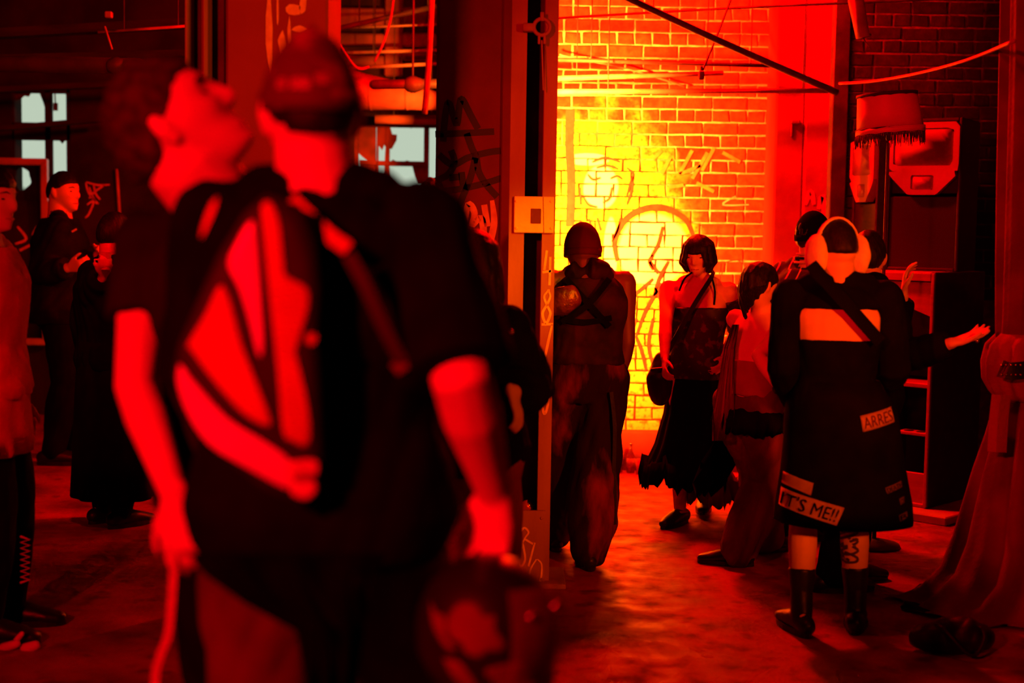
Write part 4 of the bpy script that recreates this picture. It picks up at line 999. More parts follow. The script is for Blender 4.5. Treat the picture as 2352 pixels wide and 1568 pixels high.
        if lips:
            bm = bmesh.new(); tube(bm, [s.head + s.hR @ (Vector((x * .024, .099 - .012 * x * x, -.0645)) * k) for x in (-1, -.5, 0, .5, 1)], [.0025 * k, .0048 * k, .005 * k, .0048 * k, .0025 * k], 8); build('mouth', bm, mat('lips', (.45, .12, .1), .4), s.root)
    def hair(s, material, thick=.09, front=.42, nape=-.55, side=-.02, strands=None, voxel=.006, bangs=0.0, name='hair', curl=0.0, smooth=2):
        """short hair shell; strands = list of (azimuth deg from front, length m) hanging clumps"""
        k = s.hscale; bm = bmesh.new(); rings = []
        for r in sphere_rings(48, 30):
            ring = []
            for x, y, z in r:
                az = math.atan2(abs(x), y)
                lim = np.interp(az, [0, .75, 1.25, 1.75, 2.3, PI], [front - bangs, front - bangs * .8, front * .5, side, nape * .8, nape])
                m = sm(z, lim - .10, lim + .06); f = .86 + (.14 + thick) * m + m * curl * math.sin(9 * x + 3) * math.sin(11 * y) * math.sin(10 * z + 1)
                ring.append(s.head + s.hR @ (head_point(x, y if y < .3 else min(y, .95), z, k) * f))
            rings.append(ring)
        loft(bm, rings)
        for i, st in enumerate(strands or []):
            az, ln = st[0], st[1]; r0 = st[2] if len(st) > 2 else .024; a = math.radians(az); x, y = math.sin(a), math.cos(a)
            pts = []
            for z in (.85, .5, .1):
                q = math.sqrt(1 - z * z); pts.append(s.head + s.hR @ (head_point(x * q, y * q, z, k) * 1.05))
            dn = -s.up; out = s.hR @ Vector((x, y, 0)); last = pts[-1]; m = max(2, int(ln / .06))
            for j in range(1, m + 1): pts.append(last + dn * (ln * j / m) + out * (.02 * math.sin(PI * j / m) - .012 * j / m))
            tube(bm, pts, [r0 * .5, r0, r0] + [r0 * (1 - .55 * (j / m) ** 2) for j in range(1, m + 1)], 8)
        return organic(name, bm, material, s.root, voxel, smooth, fold=.0025, kf=3.0, seed=len(s.root.children))
    def shirt(s, material, hem=-.03, sleeve=.75, infl=.018, flare=0.0, name='tshirt', neck=.290, voxel=.010, fold=.006, loose=.03, seed=1, yoke=1.0, collar=True):
        bm = bmesh.new(); s.torso(bm, hem, neck, infl, flare=lambda t: flare * sm(t, .18, hem))
        for k in (-1, 1):
            if sleeve > 0: s.arm_tube(bm, k, lambda t: .012 + loose * sm(t, 0, .8), 0.0, sleeve)
            tube(bm, [s.neck - s.u2 * .045 * s.H, s.sh[k]], [.034 * s.H, .038 * s.H * yoke], 12)
            if collar: tube(bm, [s.neck + (s.head - s.neck) * .03 - s.fw2 * .012, s.neck.lerp(s.sh[k], .6) + s.u2 * .012 * s.H], [.033 * s.H, .028 * s.H], 12)
        return organic(name, bm, material, s.root, voxel, 3, fold, 1.0, seed)
    def pants(s, material, infl=(.02, .025, .03, .02), name='trousers', top=.03, voxel=.010, fold=.007, t1=1.0, seed=2, legs=(-1, 1)):
        bm = bmesh.new(); s.torso(bm, -.065, top, .014)
        for k in legs: s.leg(bm, k, infl, t1=t1)
        return organic(name, bm, material, s.root, voxel, 3, fold, 1.0, seed)
    def shoes(s, material, name='shoe', boot=0.0, sole=True, k_=1.0):
        for k in (-1, 1):
            bm = bmesh.new(); a = s.ank[k]; f = s.fdir[k]; H = s.H; z0 = a.z - .046 * H; r = f.cross(s.up)
            def P(y, z): return Vector((a.x, a.y, z0)) + f * (y * H) + Vector((0, 0, z * H))
            tube(bm, [P(-.036, .026), P(0, .032), P(.045, .026), P(.085, .02), P(.112, .016)], [(.022 * H, .024 * H), (.026 * H, .028 * H), (.027 * H, .024 * H), (.028 * H, .018 * H), (.02 * H, .013 * H)], 14, ref=r)
            if boot: tube(bm, [P(-.006, .03), a.lerp(s.knee[k], boot * .5), a.lerp(s.knee[k], boot)], [.026 * H, .027 * H, .033 * H], 14, round_=False)
            sh = organic(name, bm, material, s.root, .007, 2, fold=.002 if boot else 0, seed=k)
            if sole:
                bm = bmesh.new(); n = 20; pr = []
                for i in range(n):
                    an = 2 * PI * i / n; y = .035 + .088 * math.cos(an); w_ = (.029 if y > .03 else .025) * math.sin(an); pr.append(P(y, .001) + r * (w_ * H))
                prism(bm, pr, (0, 0, .014 * H)); build('sole', bm, LEATHER, s.root, False)
    def skirt(s, rows, material, name='skirt', n=120, nf=14, amp=.06, parent=None, ph=0.0, jag=0.0, squash=.8):
        """rows: (world z, half width, x shift, y shift)"""
        rings = []; rnd = random.Random(11)
        for i, row in enumerate(rows):
            z, w_ = row[0], row[1]; dx = row[2] if len(row) > 2 else 0; dy = row[3] if len(row) > 3 else 0; q = i / max(len(rows) - 1, 1); ring = []
            for k in range(n):
                a = 2 * PI * k / n; f = 1 + amp * q * (math.sin(nf * a + ph) * .6 + math.sin((nf * 1.63 // 1) * a + 1 + ph + .5 * q) * .4)
                zz = z + (jag * (math.sin(5 * a + 2) * .35 + math.sin(11 * a + 1) * .2 + math.sin(23 * a) * .2 + math.sin(37 * a + 3) * .15 + rnd.uniform(-.15, .15)) if i == len(rows) - 1 else 0)
                ring.append(s.o + Vector((dx, dy, zz)) + s.rt * (w_ * f * math.cos(a)) + s.fw * (w_ * squash * f * math.sin(a)))
            rings.append(ring)
        c = [p.lerp(s.o + Vector((rows[-1][2] if len(rows[-1]) > 2 else 0, rows[-1][3] if len(rows[-1]) > 3 else 0, rows[-1][0])), .08) + Vector((0, 0, .12)) for p in rings[-1]]
        bm = bmesh.new(); loft(bm, rings + [c]); return build(name, bm, material, parent or s.root)
def zat(px, py, Y): return at(px, py, Y).z
def text_mesh(body, size, extrude=.001):
    cu = bpy.data.curves.new('t', 'FONT'); cu.body = body; cu.size = size; cu.extrude = extrude; cu.offset = 0.0; cu.align_x = 'CENTER'; cu.align_y = 'CENTER'; cu.resolution_u = 3
    o = bpy.data.objects.new('t', cu); COL.objects.link(o); dg = bpy.context.evaluated_depsgraph_get()
    me = bpy.data.meshes.new_from_object(o.evaluated_get(dg), depsgraph=dg); bpy.data.objects.remove(o); bpy.data.curves.remove(cu); return me

# ================================================================== THE PEOPLE
# ---- man with his head thrown back, foreground
p1 = Person('man in black tshirt with curly hair, head thrown back, nearest the left', 585, 3.15, 1.97, 14, lean=(-2, -6), headdir=(.76, .06, .64), headpx=(398, 288, 3.08), hs=1.1)
p1.set_arm(-1, (312, 860, 3.06), (384, 1090, 2.92), palm=(.1, 1, 0), curl=.42, handdir=(.16, -.02, -1)); p1.rest_arm(1)
p1.nk = 1.3; p1.body(.007, smooth=3)
p1.hair(HAIRB, thick=.09, front=.46, nape=-.62, side=-.15, curl=.09, voxel=.008)
p1.shirt(mat('washed_black_tshirt', (.008, .005, .005), .85, (.014, .008, .008), 4, bump=.2, bscale=120, spec=.04), hem=-.04, sleeve=.55, infl=.02, flare=.02, loose=.02, fold=.006)
p1.pants(BLACK, (.02, .03, .04, .03)); p1.shoes(LEATHER); p1.face(False)
tube_b = bmesh.new(); P = smooth_path([at(393, 1235, 2.88), at(398, 1300, 2.88), at(392, 1400, 2.88), at(385, 1460, 2.88), at(368, 1505, 2.88), at(356, 1560, 2.88), at(362, 1680, 2.86), at(358, 1780, 2.86)], 6)
ribbon(tube_b, P, .016, lambda p: Vector((0.25, -.97, 0)), .002)
tag(build('webbing_strap', tube_b, mat('pale_webbing', (.6, .3, .26), .7, (.5, .22, .2), 60), smooth=False), 'long pale webbing strap dangling from the head-back man\'s hand', 'strap')

# ---- man in a cap seen from behind, foreground
p2 = Person('man in cap and black tshirt seen from behind, carrying a sling bag', 742, 2.76, 2.03, 4, lean=(0, -1.0), headdir=(-.30, 1, .02), feet={-1: (-.13, -.02), 1: (.14, .05)}, build=1.08, hs=1.0, shw=.86, headpx=(714, 258, 2.78))
p2.set_arm(1, (1062, 880, 2.56), (1132, 1120, 2.74), palm=(-.35, -1, 0), curl=.85, handdir=(-.10, .0, -1))
p2.set_arm(-1, (480, 900, 2.80), (600, 960, 2.88), palm=(1, 0, 0), curl=.6)
p2.armk = 1.16; p2.body(.007)
p2.shirt(BLACK, hem=-.045, sleeve=.95, neck=.298, infl=.03, flare=.03, loose=.032, fold=.007, seed=3)
p2.pants(mat('dark_rust_denim', (.05, .008, .007), .9, (.10, .014, .012), 4, bump=.2, bscale=100), (.03, .04, .05, .045), fold=.009, seed=4); p2.shoes(LEATHER)
bm = bmesh.new(); rows = []
for (y, x0, x1, Y_) in ((1270, 430, 885, 2.53), (1320, 470, 866, 2.50), (1385, 560, 848, 2.50), (1450, 680, 836, 2.51), (1560, 700, 826, 2.53), (1680, 708, 822, 2.56)):
    rows.append([at(x0 + (x1 - x0) * i / 14, y, Y_ + .02 * math.sin(i * 1.4 + y * .01) - .02 * math.sin(PI * i / 14)) for i in range(15)])
loft(bm, rows, cap=False, closed=False); bmesh.ops.solidify(bm, geom=bm.faces[:], thickness=-.012); o = build('tied_jumper', bm, BLACK, p2.root); o['label'] = 'black jumper tied round the waist'
CAPM = mat('mottled_cap', (.07, .03, .028), .8, (.30, .13, .12), 9, bump=.2, bscale=120, thr=(.52, .66))
def cap(p, material, name='cap', backwards=True, lo=.02, rise=.10, soft=False):
    k = p.hscale; bm = bmesh.new(); rings = []
    for th in np.linspace(1.50 - lo, .05, 12):
        z = math.cos(th); r = math.sin(th); ring = []
        for i in range(40):
            a = 2 * PI * i / 40; q = head_point(r * math.cos(a), r * math.sin(a), z, k); ring.append(p.head + p.hR @ (Vector((q.x * 1.10, q.y * 1.07, q.z * (1.02 + rise * z) + .004))))
        rings.append(ring)
    inner = [p.head + p.hR @ ((p.hR.transposed() @ (v - p.head)) * .97) for v in rings[0]]
    loft(bm, [inner] + rings); c = build(name, bm, material, p.root)
    bm = bmesh.new(); rb = []
    for dz, o in ((-.016, 1.0), (-.016, 1.035), (.016, 1.035), (.016, 1.0)):
        rb.append([p.head + p.hR @ Vector(((p.hR.transposed() @ (v - p.head)).x * o, (p.hR.transposed() @ (v - p.head)).y * o, (p.hR.transposed() @ (v - p.head)).z + dz * k)) for v in rings[0]])
    rb.append(rb[0]); loft(bm, rb, cap=False); build('band', bm, material, c)
    if soft: return c
    bm = bmesh.new(); q = p.head + p.hR @ (Vector((0, 0, .122 * (1 + rise) + .004)) * k); bmesh.ops.create_uvsphere(bm, u_segments=10, v_segments=6, radius=.009, matrix=Matrix.Translation(q)); build('button', bm, material, c)
    sgn = 1 if not backwards else -1
    bm = bmesh.new(); top, bot = [], []
    for i in range(13):
        a = PI * (.2 + .6 * i / 12); x = math.cos(a); f = math.sin(a)
        top.append((x * .082 * k, sgn * (.095 * f) * k, .008 * k)); 
    for i in range(13):
        a = PI * (.2 + .6 * (12 - i) / 12); x = math.cos(a); f = math.sin(a)
        bot.append((x * .078 * k, sgn * (.095 * f + .065 * math.sin(PI * (12 - i) / 12) ** .7) * k, -.004 * k))
    prism(bm, [p.head + p.hR @ Vector(v) for v in top + bot], p.hR @ Vector((0, 0, .005))); build('peak', bm, material, c)
    return c
cp_ = cap(p2, CAPM, backwards=False)
rnd = random.Random(8)
def head_patch(p, name, ang, zc, w_, h, material, parent, sc=1.12):
    bm = bmesh.new(); rows = []
    for j in range(5):
        row = []
        for side in (0, 1):
            pass
        zz = zc + h * (j / 4 - .5); ring = []
        for i in range(7):
            a = ang + w_ * (i / 6 - .5); th = math.acos(max(-1, min(1, zz))); x, y = math.cos(a) * math.sin(th), math.sin(a) * math.sin(th); q = head_point(x, y, zz, p.hscale); ring.append(p.head + p.hR @ Vector((q.x * sc, q.y * (sc - .03), q.z * (1.02 + .1 * zz) + .004)))
        rows.append(ring)
    loft(bm, rows, cap=False, closed=False)
    bmesh.ops.solidify(bm, geom=bm.faces[:], thickness=.003); o = build(name, bm, material, parent); return o
PATCH = mat('pale_cap_patch', (.55, .3, .3), .5, (.45, .2, .2), 20)
for ang, zc, w_, h in ((-PI / 2 - .42, .20, .42, .34), (-PI / 2 - .82, .25, .25, .25), (-PI / 2 + .05, .36, .35, .14), (-PI / 2 - .1, .12, .2, .12)): head_patch(p2, 'patch', ang, zc, w_, h, PATCH, cp_, 1.115)
p2.hair(HAIRM, thick=.02, front=.3, nape=-.42, side=-.1, voxel=.007, name='cropped_hair')

# ---- sling bag across his back
def bagY(px, py):
    u, v = (px - 575) / 260, (py - 800) / 430
    return 2.545 - .085 * math.sqrt(max(0.0, 1 - .75 * u * u - .6 * v * v))
def bagP(px, py, off=0.0): p = at(px, py, bagY(px, py) - off); return p
bag = empty('sling_bag', at(575, 1140, 2.55), 'black sling bag with red and pink reflective panels behind the capped man', 'bag')
BAGK = mat('black_bag_nylon', (.008, .008, .008), .7, (.014, .013, .013), 10)
outl = [(610, 445), (690, 470), (725, 560), (735, 660), (728, 760), (735, 900), (742, 1050), (735, 1130), (690, 1165), (600, 1120), (500, 1040), (430, 960), (398, 860), (412, 790), (455, 690), (505, 580), (560, 490)]
bm = bmesh.new(); cxo, cyo = 590, 820
def scaled(f): return [(cxo + (x - cxo) * f, cyo + (y - cyo) * f) for x, y in outl]
rings = [[at(x, y, 2.60) for x, y in scaled(.97)], [bagP(x, y) for x, y in scaled(1.0)]] + [[bagP(x, y) for x, y in scaled(f)] for f in (.8, .6, .4, .2, .03)]
loft(bm, rings); build('body', bm, BAGK, bag)
def panel(name, poly, material, parent=bag, off=.004):
    pts = smooth_path([Vector((x, y, 0)) for x, y in poly + [poly[0]]], 3)[:-1]
    cx_, cy_ = sum(p.x for p in pts) / len(pts), sum(p.y for p in pts) / len(pts); bm = bmesh.new(); rings = [[bagP(p.x, p.y, -.004) for p in pts]]
    for f in (1, .96, .8, .6, .4, .2, .03): rings.append([bagP(cx_ + (p.x - cx_) * f, cy_ + (p.y - cy_) * f, off if f < 1 else off * .4) for p in pts])
    loft(bm, rings); return build(name, bm, material, parent)
BAGR = mat('red_bag_panel', (.55, .02, .015), .55, (.45, .015, .012), 6, spec=.3)
BAGP = mat('pink_reflective_panel', (.85, .20, .95), .3, (.75, .15, .7), 5, spec=.7, sheen=.3)
BAGY = mat('buff_buckle', (.8, .6, .4), .5, (.6, .42, .25), 30)
panel('panel', [(583, 505), (588, 560), (596, 660), (604, 780), (602, 815), (592, 812), (575, 740), (550, 660), (524, 606), (545, 555), (568, 515)], BAGP)['label'] = 'pink upper panel'
panel('panel', [(510, 655), (528, 690), (555, 790), (590, 880), (622, 965), (612, 978), (560, 950), (500, 885), (440, 805), (432, 790), (470, 725), (498, 665)], BAGR)['label'] = 'large red panel'
panel('panel', [(620, 462), (640, 500), (648, 600), (660, 635), (706, 662), (708, 710), (690, 770), (678, 830), (700, 900), (714, 985), (706, 1026), (670, 1012), (650, 990), (638, 850), (622, 700), (604, 520), (602, 470)], BAGR)['label'] = 'long red edge panel'
panel('panel', [(412, 835), (440, 870), (520, 960), (600, 1010), (660, 1050), (668, 1080), (662, 1110), (655, 1122), (560, 1070), (480, 1020), (432, 950), (408, 880)], BAGP)['label'] = 'curved pink lower panel'
bk_ = panel('buckle', [(660, 1060), (725, 1055), (730, 1085), (722, 1100), (728, 1125), (705, 1148), (670, 1135), (662, 1100)], BAGY, off=.012)
panel('buckle_slot', [(672, 1088), (716, 1084), (716, 1100), (674, 1104)], mat('olive_buckle_slot', (.3, .26, .1), .6), bk_, .016)
def backY(px, py):
    dx = (px - 745) / 1184; d = .235 * math.sqrt(max(.05, 1 - (dx / .27) ** 2)); return 2.76 - d * (.74 + .26 * sm(py, 440, 620)) - .022
def strap(pts, wpx, material, parent, nm='strap'):
    bm = bmesh.new(); P = smooth_path([at(x, y, backY(x, y)) for x, y in pts], 5); ribbon(bm, P, wpx * 2.55 / F_PX, lambda p: Vector((.1, -.95, .25)).normalized(), .004); return build(nm, bm, material, parent, False)
strap([(668, 458), (710, 500), (755, 540), (800, 572)], 34, BAGR, bag)['label'] = 'bright shoulder strap'
strap([(800, 585), (840, 660), (880, 750), (925, 835)], 30, mat('dark_strap', (.035, .02, .02), .7), bag)
strap([(905, 850), (945, 822)], 30, mat('strap_clip', (.14, .06, .05), .5), bag, 'strap_clip')
panel('strap', [(500, 452), (494, 480), (472, 530), (462, 545), (464, 520), (482, 470)], BAGR, off=-.002)
panel('zip_pull', [(705, 768), (722, 766), (728, 778), (718, 792), (704, 786)], BAGR, off=.012)

# ---- helmet hanging from his hand
hc = at(1116, 1440, 2.62); hr_ = .132
hel = empty('helmet', hc - Vector((0, 0, .16)), 'black helmet with pale petal patches hanging from the capped man\'s hand', 'helmet')
HELM = mat('gloss_black_helmet', (.012, .011, .011), .35, spec=.5, coat=.15)
HPAT = mat('dusty_red_patch', (.16, .03, .025), .8, (.12, .02, .018), 8)
bm = bmesh.new(); rings = []
for r in sphere_rings(40, 28):
    ring = []
    for x, y, z in r:
        q = Vector((x * hr_ * (1 + .10 * sm(-z, 0, 1)), y * hr_ * 1.05, z * hr_ * (1.05 if z > 0 else 1.25)))
        q.x += .035 * sm(-z, .2, 1); ring.append(hc + q)
    rings.append(ring)
loft(bm, rings); build('shell', bm, HELM, hel)
def hP(px, py, off=.004):
    p = at(px, py, 2.62); dx, dz = p.x - hc.x, p.z - hc.z; kz = hr_ * (1.05 if dz > 0 else 1.25); sx = .035 * sm(-dz / kz, .2, 1); kx = hr_ * (1 + .1 * sm(-dz / kz, 0, 1))
    q = 1 - ((dx - sx) / kx) ** 2 - (dz / kz) ** 2; return Vector((p.x, hc.y - hr_ * 1.05 * math.sqrt(max(q, .01)) - off, p.z))
def hpanel(name, poly, material, off=.005):
    pts = smooth_path([Vector((x, y, 0)) for x, y in poly + [poly[0]]], 3)[:-1]; cx_, cy_ = sum(p.x for p in pts) / len(pts), sum(p.y for p in pts) / len(pts)
    bm = bmesh.new(); rings = [[hP(p.x, p.y, -.006) for p in pts]]
    for f in (1, .94, .7, .4, .05): rings.append([hP(cx_ + (p.x - cx_) * f, cy_ + (p.y - cy_) * f, off if f < 1 else off * .3) for p in pts])
    loft(bm, rings); return build(name, bm, material, hel)
hpanel('petal_patch', [(1040, 1370), (1062, 1350), (1095, 1350), (1118, 1372), (1140, 1372), (1142, 1400), (1160, 1425), (1158, 1445), (1125, 1445), (1105, 1460), (1075, 1450), (1065, 1430), (1045, 1425), (1032, 1400)], HPAT)
hpanel('petal_patch', [(993, 1360), (1010, 1378), (1028, 1380), (1034, 1425), (1055, 1445), (1035, 1448), (1010, 1420), (996, 1390)], HPAT, .003)
hpanel('petal_patch', [(1025, 1470), (1060, 1472), (1085, 1500), (1100, 1530), (1075, 1535), (1045, 1510)], HPAT, .003)
for k in range(4):
    hpanel('chin_rib', [(1118 + 14 * k, 1488 + 19 * k), (1150 + 12 * k, 1478 + 17 * k), (1200 + 10 * k, 1476 + 18 * k), (1204 + 10 * k, 1488 + 18 * k), (1160 + 12 * k, 1496 + 18 * k), (1124 + 14 * k, 1504 + 18 * k)], HPAT, .008)
VIS = bpy.data.materials.new('smoked_visor'); VIS.use_nodes = True; b_ = VIS.node_tree.nodes['Principled BSDF']; b_.inputs['Base Color'].default_value = (.3, .16, .1, 1); b_.inputs['Roughness'].default_value = .12; b_.inputs['Alpha'].default_value = .35
bm = bmesh.new(); rows = []
for j in range(9):
    el = -.75 + 1.35 * j / 8; row = []
    for i in range(9):
        az = -1.25 + 1.45 * i / 8; row.append(hc + Vector((math.cos(az) * math.cos(el) * hr_ * 1.16, math.sin(az) * math.cos(el) * hr_ * 1.2, math.sin(el) * hr_ * 1.2 + .012)))
    rows.append(row)
loft(bm, rows, cap=False, closed=False); bmesh.ops.solidify(bm, geom=bm.faces[:], thickness=.002); build('visor', bm, VIS, hel)
for az, el in ((-1.0, .35), (-.55, .4)):
    bm = bmesh.new(); c = hc + Vector((math.cos(az) * math.cos(el), math.sin(az) * math.cos(el), math.sin(el))) * (hr_ * 1.22); bmesh.ops.create_uvsphere(bm, u_segments=10, v_segments=6, radius=.009, matrix=Matrix.Translation(c)); build('visor_screw', bm, CHROME, hel)
ew = p2.arm[1][1]; hb = ew + Vector((-.01, .01, -.095))
bm = bmesh.new(); P = smooth_path([hc + Vector((-.055, 0, hr_ * .93)), hc.lerp(hb, .75) + Vector((-.03, 0, 0)), hb, hc.lerp(hb, .75) + Vector((.03, 0, 0)), hc + Vector((.055, 0, hr_ * .93))], 6); tube(bm, P, [(.012, .004)] * len(P), 8, ref=(0, 1, .01)); build('carry_strap', bm, LEATHER, hel)

# ---- man in the black jacket by the broken window
p3 = Person('tall man in black jacket with short dark hair before the broken window', 140, 9.6, 1.99, 72, py=800, headdir=(.93, -.34, -.03), feet={-1: (.02, .16, 0, 80), 1: (-.02, -.12, 0, 80)}, build=1.12)
p3.set_arm(1, (92, 620, 9.4), (185, 610, 9.2), palm=(0, .8, .3), curl=.9); p3.set_arm(-1, (190, 620, 9.75), (225, 585, 9.55), curl=.9)
p3.body(.009); p3.face(); p3.hair(HAIRM, thick=.06, front=.42, nape=-.45, side=.0)
p3.shirt(BLACK2, hem=-.05, sleeve=1.92, infl=.04, flare=.03, loose=.03, name='jacket', fold=.008, neck=.30); p3.pants(BLACK, (.02, .03, .035, .03)); p3.shoes(LEATHER)
bm = bmesh.new(); tube(bm, [p3.neck - p3.u2 * .02, p3.neck + p3.u2 * .045], [.082, .072], 20, round_=False); build('collar', bm, BLACK2, p3.root)
bm = bmesh.new(); ribbon(bm, [at(165, 532, 9.36), at(176, 526, 9.36)], .012, (0, -1, 0), .003); o = build('badge', bm, PAINT_W, p3.root, False); o['label'] = 'tiny pale logo tab on the chest'

# ---- person in the rust coat, cut by the left edge
p4 = Person('person in rust orange long coat and black trousers at the left picture edge', -34, 5.5, 1.86, 88, feet={-1: (.03, .14, 0, 85), 1: (.02, -.1, 0, 95)}, headdir=(1, -.25, -.1))
p4.rest_arm(1, bend=.12); p4.rest_arm(-1); p4.body(.009); p4.face(); p4.hair(HAIRM, thick=.10, front=.4, nape=-.6, side=-.5, strands=[(100, .10), (130, .14), (160, .16), (190, .16), (220, .14), (70, .06)])
p4.shirt(COAT, hem=-.02, sleeve=1.9, infl=.035, loose=.03, name='coat', fold=.008)
zc_ = zat(30, 1036, 5.5); p4.skirt([(1.04, .235), (.92, .245), (.82, .255), (zc_, .262)], COAT, name='coat_skirt', amp=.05, nf=9, squash=.66)
p4.pants(BLACK, (.02, .025, .03, .03)); 
p4.shoes(LEATHER, boot=.3)
zz = bmesh.new(); P = []
for k in range(17): P.append(at(48 + (20 if k % 2 else 0), 1232 + k * 6.6, 5.36))
tube(zz, P, [.0045] * len(P), 6); o = build('zigzag_lacing', zz, LIGHTC, p4.root); o['label'] = 'pale zigzag lacing up the trouser leg'
for (a_, b2_, r_) in (((8, 1488), (38, 1478), .02), ((40, 1508), (70, 1502), .022), ((60, 1490), (82, 1482), .024), ((38, 1470), (50, 1455), .012)):
    bm = bmesh.new(); tube(bm, [at(*a_, 5.32), at(*b2_, 5.30)], [r_, r_ * .8], 10); build('white_toe_panel', bm, LIGHTC, p4.root)

# ---- dark figure between them
p5 = Person('dark figure in long black coat half hidden behind the head-back man', 256, 7.6, 1.70, 40, py=900, headdir=(.5, 1, -.15))
p5.set_arm(1, (285, 640, 7.5), (250, 590, 7.3), palm=(0, 0, 1), curl=.9); p5.rest_arm(-1)
p5.body(.011); p5.hair(HAIRM, thick=.1, side=-.4); p5.shirt(BLACK, hem=-.03, sleeve=1.9, infl=.045, loose=.04, name='coat', fold=.008)
p5.skirt([(1.0, .2), (.7, .22), (.4, .235), (.16, .25)], BLACK, name='coat_skirt', amp=.05, nf=8); p5.pants(BLACK); p5.shoes(LEATHER)
cup = bmesh.new(); c = p5.arm[1][1] + p5.arm[1][2] * .085 + p5.arm[1][3] * .03; tube(cup, [c + Vector((0, 0, -.045)), c + Vector((0, 0, .045))], [.026, .033], 16, round_=False); tag(build('cup', cup, mat('red_plastic_cup', (.5, .12, .1), .4), smooth=False), 'small red cup held by the dark figure in long coat', 'cup')

# ---- long haired person behind the capped man
p6 = Person('person with long black hair, black jacket and baggy dusty trousers beside the steel column', 1056, 5.05, 1.62, 28, headdir=(.35, 1, -.1), headpx=(1090, 604, 5.05), feet={-1: (-.11, .0), 1: (.07, .05)}, build=1.12)
p6.set_arm(1, (1188, 800, 5.0), (1178, 900, 4.85), palm=(-.8, .3, 0), curl=.5, handdir=(.35, -.1, -1)); p6.rest_arm(-1); p6.body(.010)
p6.hair(HAIRM, thick=.12, front=.4, nape=-.7, side=-.5, strands=[(a, .36 + .03 * math.sin(a)) for a in range(80, 290, 17)])
p6.shirt(BLACK, hem=-.06, sleeve=1.85, infl=.045, flare=.04, loose=.04, name='jacket', fold=.009); p6.pants(mat('dusty_red_canvas', (.16, .025, .02), .9, (.24, .04, .03), 4, spec=.08, bump=.2, bscale=80), (.06, .09, .1, .08), fold=.012, seed=6); p6.shoes(LEATHER)
bm = bmesh.new(); c = at(1175, 762, 4.82); bmesh.ops.create_uvsphere(bm, u_segments=10, v_segments=6, radius=.010, matrix=Matrix.Translation(c)); build('jacket_stud', bm, CHROME, p6.root)
# ---- tall person behind the pillar
p6b = Person('tall dark haired person mostly hidden behind the tagged pillar', 985, 9.1, 1.95, 20, headdir=(.3, 1, 0))
p6b.rest_arm(1); p6b.rest_arm(-1); p6b.body(.012); p6b.hair(HAIRM, thick=.16, front=.4, nape=-.6, side=-.3, curl=.08); p6b.shirt(BLACK, infl=.03, sleeve=1.8, name='jumper'); p6b.pants(BLACK); p6b.shoes(LEATHER)

# ---- man in harness vest with his back turned, against the bright wall
p7 = Person('man with dark cap and harness vest, back turned, dark against the bright wall', 1344, 6.90, 1.72, -6, headpx=(1338, 572, 6.94), headdir=(-.1, 1, -.12), feet={1: (.02, -.12), -1: (-.13, .28)}, skin=SKIN_D, build=1.05, hs=1.10, shw=.93)
p7.set_arm(1, (1440, 770, 6.90), (1412, 900, 6.94), palm=(-1, 0, 0), curl=.5); p7.set_arm(-1, (1262, 770, 6.97), (1290, 860, 7.1), curl=.5)
p7.body(.008); c7 = cap(p7, mat('dark_red_beanie', (.06, .006, .005), .9, (.08, .008, .007), 8, spec=.08), name='beanie', soft=True, lo=-.25, rise=.0)
VEST = mat('dark_vest', (.014, .004, .004), .7, (.035, .006, .005), 9, bump=.3, bscale=40, spec=.12)
bm = bmesh.new(); tube(bm, [p7.neck + p7.rt * (-.10) - p7.u2 * .045, p7.neck + p7.rt * (-.055) - p7.fw * .05 - p7.u2 * .0, p7.neck - p7.fw * .075 + p7.u2 * .012, p7.neck + p7.rt * .055 - p7.fw * .05 - p7.u2 * .0, p7.neck + p7.rt * .10 - p7.u2 * .045], [.04, .055, .06, .055, .04], 12); organic('bunched_hood', bm, VEST, p7.root, .008, 3, .004)
p7.shirt(VEST, hem=.04, sleeve=0, yoke=.6, collar=False, infl=.02, name='vest', fold=.006, neck=.285)
PANT7 = mat('patched_dark_trousers', (.014, .004, .004), .85, (.17, .014, .01), 3.2, spec=.1, bump=.25, bscale=60, thr=(.5, .66), aniso=(2, 2, .7))
p7.pants(PANT7, (.03, .06, .08, .055), fold=.012, top=.07, seed=8); p7.shoes(LEATHER)
for pts, wd in (([(1300, 640), (1345, 690), (1400, 750)], .03), ([(1400, 640), (1350, 700), (1290, 740)], .03), ([(1290, 732), (1345, 740), (1405, 730)], .028)):
    bm = bmesh.new(); P = smooth_path([at(x, y, 6.90 - .17 * math.sqrt(max(.1, 1 - ((x - 1345) / 95) ** 2))) for x, y in pts], 5); ribbon(bm, P, wd, (0, -1, 0), .005); build('harness_strap', bm, BLACK, p7.root, False)
FOIL = mat('crinkled_foil_pouch', (.16, .02, .015), .28, (.05, .008, .006), 16, bump=1.0, bscale=24, spec=.5)
bm = bmesh.new(); tube(bm, [at(1258, 702, 6.72), at(1290, 692, 6.69), at(1324, 676, 6.70)], [(.05, .02), (.07, .026), (.05, .018)], 24, ref=(0, 0, 1)); o = build('pouch', bm, FOIL, p7.root); o['label'] = 'crinkled shiny pouch on the back'
bm = bmesh.new(); P = smooth_path([at(1404, 900, 6.76), at(1412, 980, 6.76), at(1410, 1080, 6.76), at(1412, 1130, 6.76), at(1412, 1204, 6.76)], 5); ribbon(bm, P, .018, (0, -1, 0), .004); build('hanging_strap', bm, LEATHER, p7.root, False)

